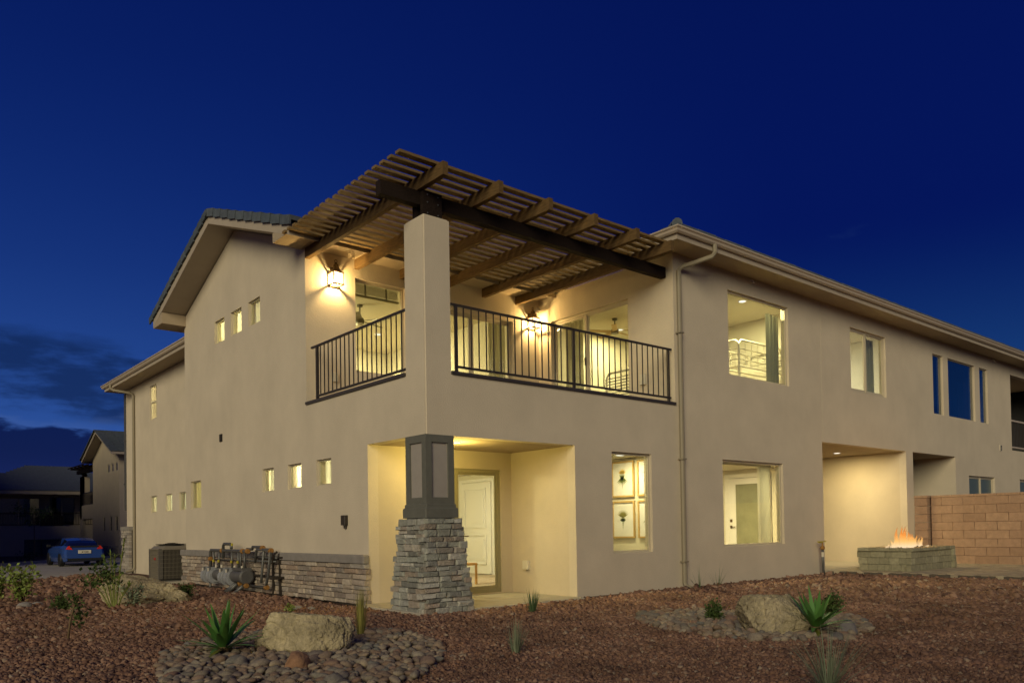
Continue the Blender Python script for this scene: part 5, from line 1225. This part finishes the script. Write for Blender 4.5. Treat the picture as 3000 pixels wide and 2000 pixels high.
def leaves(b, c, r_, n, ls, rr, up_=.2):
    for k in range(n):
        p = Vector(c) + Vector((rr.gauss(0, .5) * r_[0], rr.gauss(0, .5) * r_[1], rr.gauss(0, .5) * r_[2]))
        d = Vector((rr.uniform(-1, 1), rr.uniform(-1, 1), rr.uniform(-.6, 1) + up_)).normalized(); s_ = d.cross(Vector((rr.uniform(-1, 1), rr.uniform(-1, 1), rr.uniform(-1, 1)))).normalized()
        l = ls * rr.uniform(.6, 1.25); w_ = l * .30
        b.add([p, p + d * l * .5 + s_ * w_, p + d * l, p + d * l * .5 - s_ * w_], [(0, 1, 2, 3)])
def shrub(name, label, x, y, stems, clumps, ls, m, seed, h, per=26, cr_=.12):
    rr = random.Random(seed); g = gz(x, y); T = thing(name, label, 'shrub', (x, y, g)); st = MB(); lf = MB()
    for k in range(stems):
        az = rr.uniform(0, 6.3); lean = rr.uniform(.05, .45) * h; hh = h * rr.uniform(.6, 1.05)
        tip = Vector((x + math.cos(az) * lean, y + math.sin(az) * lean, g + hh)); mid_ = Vector((x + math.cos(az) * lean * .35, y + math.sin(az) * lean * .35, g + hh * .5))
        st.tube([(x, y, g - .02), mid_, tip], [.012, .008, .004], 5)
        for j in range(clumps):
            t = rr.uniform(.3, 1.0); p = mid_.lerp(tip, (t - .5) * 2) if t > .5 else Vector((x, y, g)).lerp(mid_, t * 2)
            leaves(lf, p, (cr_, cr_, cr_), per, ls, rr)
    st.build('stem', K['bark'], T); lf.build('foliage', K[m], T, kind='stuff')
shrub('shrub', 'leafy green shrub at the far left by the road edge', -4.22, 7.7, 9, 4, .08, 'leaf', 12, .74, 16, .15)
shrub('shrub', 'leafy green shrub cut by the left edge of the photo', -4.62, 8.2, 8, 4, .08, 'leaf', 13, .74, 16, .15)
shrub('shrub', 'low creeping green shrub behind the bent sapling', -3.98, 5.55, 9, 3, .05, 'leaf_d', 14, .18, 22, .14)
shrub('shrub', 'small rounded dark shrub between the wedge boulder and the gas meters', -1.72, 6.1, 12, 3, .05, 'leaf_d', 15, .27, 24, .10)
shrub('shrub', 'small round green shrub behind the right-hand yucca', 3.55, -4.70, 12, 3, .04, 'leaf_d', 16, .27, 26, .10)
shrub('shrub', 'small round green shrub left of the pale blocky boulder', 2.10, -3.80, 10, 3, .04, 'leaf_d', 17, .24, 26, .10)
shrub('shrub', 'tiny yellow green seedling on the gravel behind the big boulder', -1.35, 2.0, 6, 2, .04, 'leaf', 18, .12, 14, .06)
def oleander(label, x, y):
    rr = random.Random(21); g = gz(x, y); T = thing('oleander', label, 'shrub', (x, y, g)); st = MB(); lf = MB()
    for dx, dy, hh in ((.10, -.32, 1.12), (-.02, -.12, .84), (-.06, -.02, .88), (-.14, .06, .80), (-.28, .14, .62), (-.36, .22, .50), (.04, -.20, .52), (.16, -.42, .40), (-.10, .30, .60)):
        hh *= 1.12; tip = Vector((x + dx, y + dy, g + hh)); mid_ = Vector((x + dx * .45, y + dy * .45, g + hh * .45)); st.tube([(x + dx * .15, y + dy * .15, g), mid_, tip], [.014, .011, .006], 6)
        for k in range(46):
            t = rr.uniform(.28, 1.02); t = 1 - (1 - t) * rr.uniform(.4, 1.0); p = Vector((x, y, g)).lerp(mid_, t / .45) if t < .45 else mid_.lerp(tip, (t - .45) / .55)
            az = rr.uniform(0, 6.3); b_ = blade(p, az, R(rr.uniform(25, 70)), .13 * rr.uniform(.6, 1.1), .011, .4, 3, .1); lf.add(*b_)
    st.build('stem', K['stem_g'], T); lf.build('foliage', K['leaf'], T, kind='stuff')
oleander('upright leafy oleander stalks in front of the wedge shaped boulder', -3.2, 5.2)
shrub('shrub', 'grey green feathery shrub leaning over the wedge boulder', -2.95, 5.05, 8, 3, .06, 'grass_b', 22, .45, 12, .09)
T = thing('sapling', 'bent young sapling with leaf clusters on the left gravel', 'sapling', (-4.72, .95, gz(-4.7, .95)))
rr = random.Random(33); sx, sy_ = -4.72, .95; g = gz(sx, sy_)
pts = [(sx, sy_, g - .02), (sx + .03, sy_ + .01, g + .25), (sx + .08, sy_ + .0, g + .46), (sx + .20, sy_ - .05, g + .68), (sx + .32, sy_ - .1, g + .84), (sx + .48, sy_ - .16, g + .92)]
q = MB(); q.tube(pts, [.016, .014, .012, .010, .007, .004], 7); q.tube([pts[2], (sx + .14, sy_ + .05, g + .34), (sx + .17, sy_ + .1, g + .12)], [.007, .005, .003], 5); q.build('trunk', K['bark'], T, smooth=True)
q = MB()
for c_, r_, n in (((sx + .36, sy_ - .11, g + .86), (.16, .13, .13), 90), ((sx + .24, sy_ - .06, g + .72), (.12, .12, .12), 60), ((sx + .12, sy_ + .06, g + .30), (.11, .1, .14), 90), ((sx + .08, sy_, g + .50), (.08, .08, .07), 40), ((sx + .46, sy_ - .14, g + .74), (.1, .08, .1), 40)): leaves(q, c_, r_, n, .06, rr)
q.build('foliage', K['leaf_d'], T, kind='stuff')

# ------------------------------------------------------------------ parked car on the road
CX, CYR, CZ = 1.62, 31.25, -.172
T = thing('parked_car', 'blue two door hatchback car parked on the dim road, rear towards us', 'car', (CX, CYR + 2.2, CZ))
ST = [(0.00, (.58, .70, .74, .72, .66, .52, 0), (.34, .42, .60, .76, .90, .93, .95)), (.10, (.72, .80, .83, .80, .70, .56, 0), (.26, .40, .60, .79, .93, .965, .985)), (.35, (.78, .85, .87, .84, .73, .57, 0), (.22, .40, .62, .83, .96, 1.06, 1.08)), (.80, (.80, .86, .88, .85, .75, .57, 0), (.20, .40, .62, .85, .96, 1.18, 1.21)), (1.30, (.80, .86, .88, .85, .76, .57, 0), (.20, .40, .62, .86, .95, 1.27, 1.30)),
      (1.90, (.80, .86, .88, .85, .77, .57, 0), (.20, .40, .62, .86, .94, 1.305, 1.335)), (2.40, (.80, .86, .88, .85, .77, .57, 0), (.20, .40, .62, .85, .93, 1.26, 1.29)), (3.05, (.80, .86, .88, .85, .78, .66, 0), (.20, .40, .62, .83, .91, .95, .98)), (3.70, (.80, .86, .87, .84, .74, .60, 0), (.20, .40, .60, .76, .82, .84, .86)), (4.20, (.74, .80, .82, .76, .66, .5, 0), (.22, .40, .56, .66, .70, .71, .72)), (4.38, (.58, .66, .68, .62, .5, .4, 0), (.28, .40, .52, .60, .62, .63, .63))]
body, glz = MB(), MB()
def carring(st):
    s_, w_, z_ = st; p = [(CX - a, CYR + s_, CZ + b_) for a, b_ in zip(w_, z_)]; return p + [(CX + a, CYR + s_, CZ + b_) for a, b_ in zip(w_[-2::-1], z_[-2::-1])]
rings = [carring(s_) for s_ in ST]; nr = len(rings[0])
for i in range(len(rings) - 1):
    for j in range(nr - 1):
        k = j if j < 6 else 11 - j
        gl_ = (k == 4 and 2 <= i <= 6) or (k == 5 and (i <= 2 or i == 6)) or (k == 4 and i == 1)
        (glz if gl_ else body).add([rings[i][j], rings[i][j + 1], rings[i + 1][j + 1], rings[i + 1][j]], [(0, 1, 2, 3)])
    body.add([rings[i][0], rings[i][-1], rings[i + 1][-1], rings[i + 1][0]], [(0, 1, 2, 3)])
body.add(rings[0], [tuple(range(nr))]); body.add(rings[-1], [tuple(range(nr - 1, -1, -1))])
bo = body.build('body', K['carblue'], T, smooth=False); glz.build('window', K['carglass'], T)
q = MB(); q.box(CX - .60, CX + .60, CYR - .02, CYR + .06, CZ + .88, CZ + .955); q.box(CX - .70, CX + .70, CYR - .012, CYR + .2, CZ + .27, CZ + .38); q.build('rear_trim', K['black'], T)
for s_ in (-1, 1):
    q = MB(); xa, xb = sorted((CX + s_ * .50, CX + s_ * .765)); q.extrude([(xa, CYR - .02, CZ + .78), (xb, CYR - .0, CZ + .80), (CX + s_ * .66, CYR - .01, CZ + .95), (CX + s_ * .60, CYR - .02, CZ + .95)] if s_ > 0 else [(xa, CYR - .0, CZ + .80), (xb, CYR - .02, CZ + .78), (CX + s_ * .60, CYR - .02, CZ + .95), (CX + s_ * .66, CYR - .01, CZ + .95)], (0, .12, 0)); q.build('tail_lamp', K['tail'], T)
    q = MB(); q.cbox(CX + s_ * .98 - .09, CX + s_ * .98 + .09, CYR + 2.72, CYR + 2.80, CZ + .90, CZ + 1.02, .02); q.box(min(CX + s_ * .78, CX + s_ * .92), max(CX + s_ * .78, CX + s_ * .92), CYR + 2.74, CYR + 2.78, CZ + .92, CZ + .95); q.build('wing_mirror', K['black'], T)
q = MB(); q.cbox(CX - .27, CX + .27, CYR - .035, CYR - .012, CZ + .60, CZ + .75, .008); pl_ = q.build('licence_plate', K['plate'], T)
q = MB()
for k, w_ in enumerate((.035, .012, .03, .03, .03, .012)): q.box(CX - .12 + k * .055, CX - .12 + k * .055 + w_, CYR - .038, CYR - .0355, CZ + .635, CZ + .70)
q.build('plate_character', K['black'], pl_)
for sx_ in (-1, 1):
    for yy in (.80, 3.50):
        q = MB(); Rm_ = Matrix.Rotation(R(90), 3, 'Y'); x0 = CX + sx_ * .80
        q.lathe([(.20, -.10), (.30, -.10), (.315, -.06), (.315, .06), (.30, .10), (.20, .10)], (x0, CYR + yy, CZ + .315), 22, Rm_); wh = q.build('tyre', K['black'], T)
        q = MB(); q.lathe([(.04, .04), (.20, .07), (.205, .09)] if sx_ > 0 else [(.205, -.09), (.20, -.07), (.04, -.04)], (x0, CYR + yy, CZ + .315), 18, Rm_); q.build('rim', K['rim'], wh)

# ------------------------------------------------------------------ houses along the road
def far_rail(parent, a, b_, z, h=.95, n=None):
    a, b_ = Vector(a), Vector(b_); ln = (b_ - a).length; q = MB()
    q.tube([a + Vector((0, 0, h)), b_ + Vector((0, 0, h))], .03, 4); q.tube([a + Vector((0, 0, .1)), b_ + Vector((0, 0, .1))], .025, 4)
    q.build('railing', K['iron'], parent); q = MB()
    for k in range(int(ln / .17)):
        p = a.lerp(b_, (k + .5) / int(ln / .17)); q.box(p.x - .012, p.x + .012, p.y - .012, p.y + .012, p.z + .1, p.z + h)
    q.build('baluster', K['iron'], parent, kind='stuff')
NX, NY0, NY1, NB = 6.5, 45.4, 52.6, 56.7; NZ = -.2
N_ = thing('house', 'unlit gabled stucco house beyond the parked car', 'house', (NX, NY0, NZ))
zt = 6.75; RYn = (NY0 + NY1) / 2; zp = 8.05
GN = [(45.75, 46.35), (46.85, 47.45), (47.95, 48.55)]; GN = [(45.6 + .25 + k * 1.03, 45.6 + .25 + k * 1.03 + .6) for k in range(3)]
LN = [(45.9, 46.5), (47.35, 47.95), (49.2, 49.7)]
q = MB(); q.wall('x', NX, NX + .2, NY0, NB, -.3, 6.6, [(NY1, NB - .55, 3.45, 9), (NB - .55, NB + 1, 5.6, 9), (NY1 + .2, NB - .7, -1, 2.45)] + [(a, b_, 5.4, 5.95) for a, b_ in GN] + [(a, b_, 1.5, 2.5) for a, b_ in LN])
q.extrude([(NX, NY0, 6.6), (NX, NY1, 6.6), (NX, RYn, zp)], (.2, 0, 0)); q.box(NX + .2, 17, NY0, NY0 + .2, -.3, 6.6); q.box(NX + .2, 17, NY1, NY1 + .2, -.3, 6.6); q.box(11, 11.2, NY1 + .2, NB, -.3, 6.6)
q.box(NX + .2, 11, NY1 + .2, NB, 2.45, 3.3); q.box(NX, NX + .55, NB - .55, NB, 2.46, 5.6); q.box(NX + .2, 17, NY0 + .2, NY1, 2.9, 3.1)
q.build('wall', K['stucco_fine'], N_)
for a, b_ in GN + LN:
    z0, z1 = (5.4, 5.95) if (a, b_) in GN else (1.5, 2.5)
    q = MB(); q.wall('x', NX + .03, NX + .08, a, b_, z0, z1, [(a + .05, b_ - .05, z0 + .05, z1 - .05)]); wn = q.build('window', K['frame'], N_)
    q = MB(); q.box(NX + .05, NX + .06, a + .05, b_ - .05, z0 + .05, z1 - .05); q.build('pane', K['coated'], wn)
q = MB(); q.box(NX - .08, NX + .05, NY0 - .08, NY1, -.3, .55); q.build('stone_belt', K['stone_far'], N_)
q = MB()
for k in range(7):
    y = NY0
    while y < NY1: w_ = rnd.uniform(.3, .7); q.box(NX - .12 + rnd.uniform(-.015, .015), NX - .08, y, min(y + w_, NY1) - .015, -.28 + k * .12, -.17 + k * .12); y += w_
q.build('stone', K['stone_far'], N_, kind='stuff')
sl = (zp - 6.6) / (RYn - NY0)
q = MB(); e_ = .6
for s_ in (-1, 1):
    ye = NY0 - e_ if s_ < 0 else NY1 + e_
    q.extrude([(NX - .6, RYn, zp), (NX - .6, ye, 6.6 - sl * e_), (NX - .6, ye, 6.6 - sl * e_ + .2), (NX - .6, RYn, zp + .2)], (11, 0, 0))
nr_ = q.build('roof', K['fascia'], N_)
q = MB()
for s_ in (-1, 1):
    ye = NY0 - e_ - .1 if s_ < 0 else NY1 + e_ + .1
    for k in range(14):
        ya, yb = RYn + (ye - RYn) * k / 14, RYn + (ye - RYn) * (k + 1) / 14; za, zb = zp + .22 - sl * abs(ya - RYn), zp + .22 - sl * abs(yb - RYn)
        for i in range(22):
            x = NX - .7 + i * .5; q.extrude([(x, ya, za), (x, yb, zb), (x, yb, zb + .10 + .02 * (i % 2)), (x, ya, za + .05)], (.485, 0, 0))
q.build('roof_tile', K['tile'], nr_, kind='stuff')
q = MB(); q.box(NX - .62, 17, NY0 - .75, NY0 - .6, 6.36, 6.5); q.build('gutter', K['gutter'], N_)
far_rail(N_, (NX + .05, NY1 + .1, 3.4), (NX + .05, NB - .6, 3.4), 3.4)
q = MB(); q.box(NX - .05, NX + .3, NY1 + .1, NB + .9, 5.85, 6.1); q.build('pergola_beam', K['wood'], N_)
q = MB(); q.box(NX + .1, NX + .4, NB - .45, NB - .15, 5.6, 5.85); q.build('pergola_post', K['wood'], N_)
q = MB()
for k in range(14): q.box(NX - .6 + k * .33, NX - .52 + k * .33, NY1 + .2, NB + 1.1, 6.25, 6.31)
for k in range(4): q.box(NX - .6, NX + 4.3, NY1 + .5 + k * 1.2, NY1 + .6 + k * 1.2, 6.1, 6.25)
q.build('pergola_slat', K['wood'], N_, kind='stuff')
for y0 in (NY0 + .9,):
    Tn = thing('air_conditioner', 'dark air conditioner beside the unlit gabled house', 'air conditioner', (NX + .5, NY0 - .8, -.3))
    q = MB(); q.cbox(NX + .1, NX + 1.0, NY0 - 1.3, NY0 - .4, -.22, .7, .08); q.build('cabinet', K['acdark'], Tn); q = MB(); q.cbox(NX + .08, NX + 1.02, NY0 - 1.32, NY0 - .38, .7, .76, .08); q.build('lid', K['ac'], Tn)
# long dark house closing the street
F_ = thing('house', 'long dark house with a railed balcony closing the street at the far left', 'house', (-2, 60, -.3))
fy = 60.0
q = MB(); q.wall('y', fy + 1.6, fy + 1.8, -14, 10, 2.0, 4.75, [(1.9, 4.7, 2.05, 4.2), (5.3, 7.1, 2.05, 4.3)]); q.wall('y', fy, fy + .2, -14, 10, -1.2, 2.0, [(3.4, 5.75, -1, 1.0), (-6, -2, -1, 1.0)]); q.box(-14, 10, fy + .2, fy + 1.6, 1.8, 2.02); q.box(-14, 10, fy + 10, fy + 10.2, -1, 4.7); q.box(10, 10.2, fy, fy + 10, -1, 4.7)
q.build('wall', K['stucco_fine'], F_)
for u0, u1, v0, v1, mu in ((1.9, 4.7, 2.05, 4.2, 3.3), (5.3, 7.1, 2.05, 4.3, 6.2)):
    q = MB(); q.wall('y', fy + 1.66, fy + 1.72, u0, u1, v0, v1, [(u0 + .06, mu - .04, v0 + .06, v1 - .06), (mu + .04, u1 - .06, v0 + .06, v1 - .06)]); wn = q.build('sliding_door', K['frame'], F_)
    q = MB(); q.box(u0, u1, fy + 1.69, fy + 1.70, v0, v1); q.build('pane', K['coated'], wn)
q = MB(); q.wall('y', fy + .1, fy + .16, 3.4, 5.75, -.6, 1.0, [(4.5, 4.56, -.6, 1.0)]); q.build('garage_door', K['panel'], F_)
q = MB(); q.box(-6, -2, fy + .1, fy + .16, -.6, 1.0); q.build('garage_door', K['panel'], F_)
ry = fy + 5.6; ez = 4.62
q = MB(); A = [(-14, fy - .7, ez), (10.8, fy - .7, ez), (10.8, fy + 11.5, ez), (-14, fy + 11.5, ez)]
q.add(A + [(-14, ry, ez + 1.5), (2.6, ry, ez + 1.5), (4.6, ry, ez + 2.35), (8, ry, ez + 2.35)], [(0, 1, 7, 6, 5, 4), (1, 2, 7), (2, 3, 4, 5, 6, 7), (0, 1, 2, 3)]); fr_ = q.build('roof', K['tile'], F_)
q = MB()
for k in range(17):
    t0 = k / 17; y0 = fy - .75 + t0 * 6.2; z0 = ez + .06 + t0 * 2.3
    xr = 10.8 - t0 * 2.8; xl = -14 if t0 < .62 else 2.6 + (t0 - .62) * 5
    q.extrude([(xl, y0, z0), (xr, y0, z0), (xr, y0 + .40, z0 + .14), (xl, y0 + .40, z0 + .14)], (0, 0, .05))
q.build('roof_tile', K['tile'], fr_, kind='stuff')
q = MB(); q.box(-14, 10.8, fy - .72, fy - .68, ez - .2, ez + .05); q.build('fascia', K['fascia'], F_)
far_rail(F_, (-13.5, fy + .1, 2.02), (8.5, fy + .1, 2.02), 2.0, 1.0)
Tl = thing('wall_lantern', 'small lit lamp beside the dark balcony door at the far left', 'lantern', (1.72, fy + 1.5, 3.2))
q = MB(); q.box(1.66, 1.80, fy + 1.5, fy + 1.6, 2.95, 3.55); q.build('lamp_glass', emis('lamp_glow', (1.0, .75, .35), .55), Tl); q = MB(); q.box(1.62, 1.84, fy + 1.48, fy + 1.6, 3.55, 3.62); q.build('cap', K['iron'], Tl)
# dark furniture on that balcony
Tg = thing('covered_grill', 'dark covered grill on the far balcony behind the railing', 'grill', (5.4, fy + .8, 2.02))
q = MB(); q.cbox(4.6, 6.1, fy + .5, fy + 1.1, 2.02, 2.95, .2); q.build('cover', K['black'], Tg)
# young street tree
tx, ty = 1.05, 40.6; g = -.09
Tt = thing('street_tree', 'thin young tree with a sparse crown across the road at far left', 'tree', (tx, ty, g))
q = MB(); q.tube([(tx, ty, g - .1), (tx + .02, ty, g + 1.2), (tx, ty, g + 2.3)], [.035, .03, .02], 7)
rr = random.Random(5); q2 = MB()
for k in range(9):
    a = rr.uniform(0, 6.3); e = Vector((tx + math.cos(a) * rr.uniform(.4, 1.1), ty + math.sin(a) * .8, g + rr.uniform(2.1, 3.1))); q.tube([(tx, ty, g + rr.uniform(1.9, 2.3)), e], [.014, .005], 5); leaves(q2, e, (.35, .35, .25), 46, .12, rr)
q.build('trunk', K['bark'], Tt); q2.build('crown', K['leaf_d'], Tt, kind='stuff')
for k, (a, b_) in enumerate(((-6, 11.3), (1, 11.6), (5, 11.0))):
    p = road_pt(20 + a, b_, 0); rr = random.Random(70 + k); q = MB(); Ts = thing('shrub', ('dark low shrub in the strip behind the thin young tree', 'dark low shrub in the strip left of the parked car', 'dark low shrub in the strip hidden beside the parked car')[k], 'shrub', (p[0], p[1], -.08))
    leaves(q, (p[0], p[1], .12), (.6, .6, .3), 160, .12, rr); q.build('foliage', K['leaf_d'], Ts, kind='stuff')

# ------------------------------------------------------------------ unseen blocks, added only to shade the road, far houses and foreground
def block(label, x0, x1, y0, y1, h, rise):
    B = thing('shade_block', label, 'shade block', ((x0 + x1) / 2, (y0 + y1) / 2, -.2)); q = MB(); q.box(x0, x1, y0, y1, -.3, h); q.build('wall', K['stucco_fine'], B)
    q = MB(); e = .6; r0 = min(x1 - x0, y1 - y0) / 2
    if x1 - x0 > y1 - y0: rdg = [(x0 + r0, (y0 + y1) / 2, h + rise), (x1 - r0, (y0 + y1) / 2, h + rise)]; fs = [(0, 1, 5, 4), (1, 2, 5), (2, 3, 4, 5), (3, 0, 4)]
    else: rdg = [((x0 + x1) / 2, y0 + r0, h + rise), ((x0 + x1) / 2, y1 - r0, h + rise)]; fs = [(0, 1, 4), (1, 2, 5, 4), (2, 3, 5), (3, 0, 4, 5)]
    q.add([(x0 - e, y0 - e, h), (x1 + e, y0 - e, h), (x1 + e, y1 + e, h), (x0 - e, y1 + e, h)] + rdg, fs + [(3, 2, 1, 0)]); q.build('roof', K['tile'], B)
    wv = MB()
    for z in range(int(h // 3.2)):
        for k in range(int((x1 - x0) // 4)): wv.box(x0 + 1.5 + k * 4, x0 + 2.9 + k * 4, y1, y1 + .05, 1 + z * 3.2, 2.5 + z * 3.2)
        for k in range(int((y1 - y0) // 4)): wv.box(x1, x1 + .05, y0 + 1.5 + k * 4, y0 + 2.9 + k * 4, 1 + z * 3.2, 2.5 + z * 3.2)
    wv.build('window', K['carglass'], B, kind='stuff')
block('tall unseen block added to shade the road and the far houses', -26, -5.6, 31, 68, 11.2, 1.6)
block('low unseen block added behind the viewpoint to shade the foreground', -52, 6, -26, -16, 3.6, 1.4)
print('objects', len(bpy.data.objects))
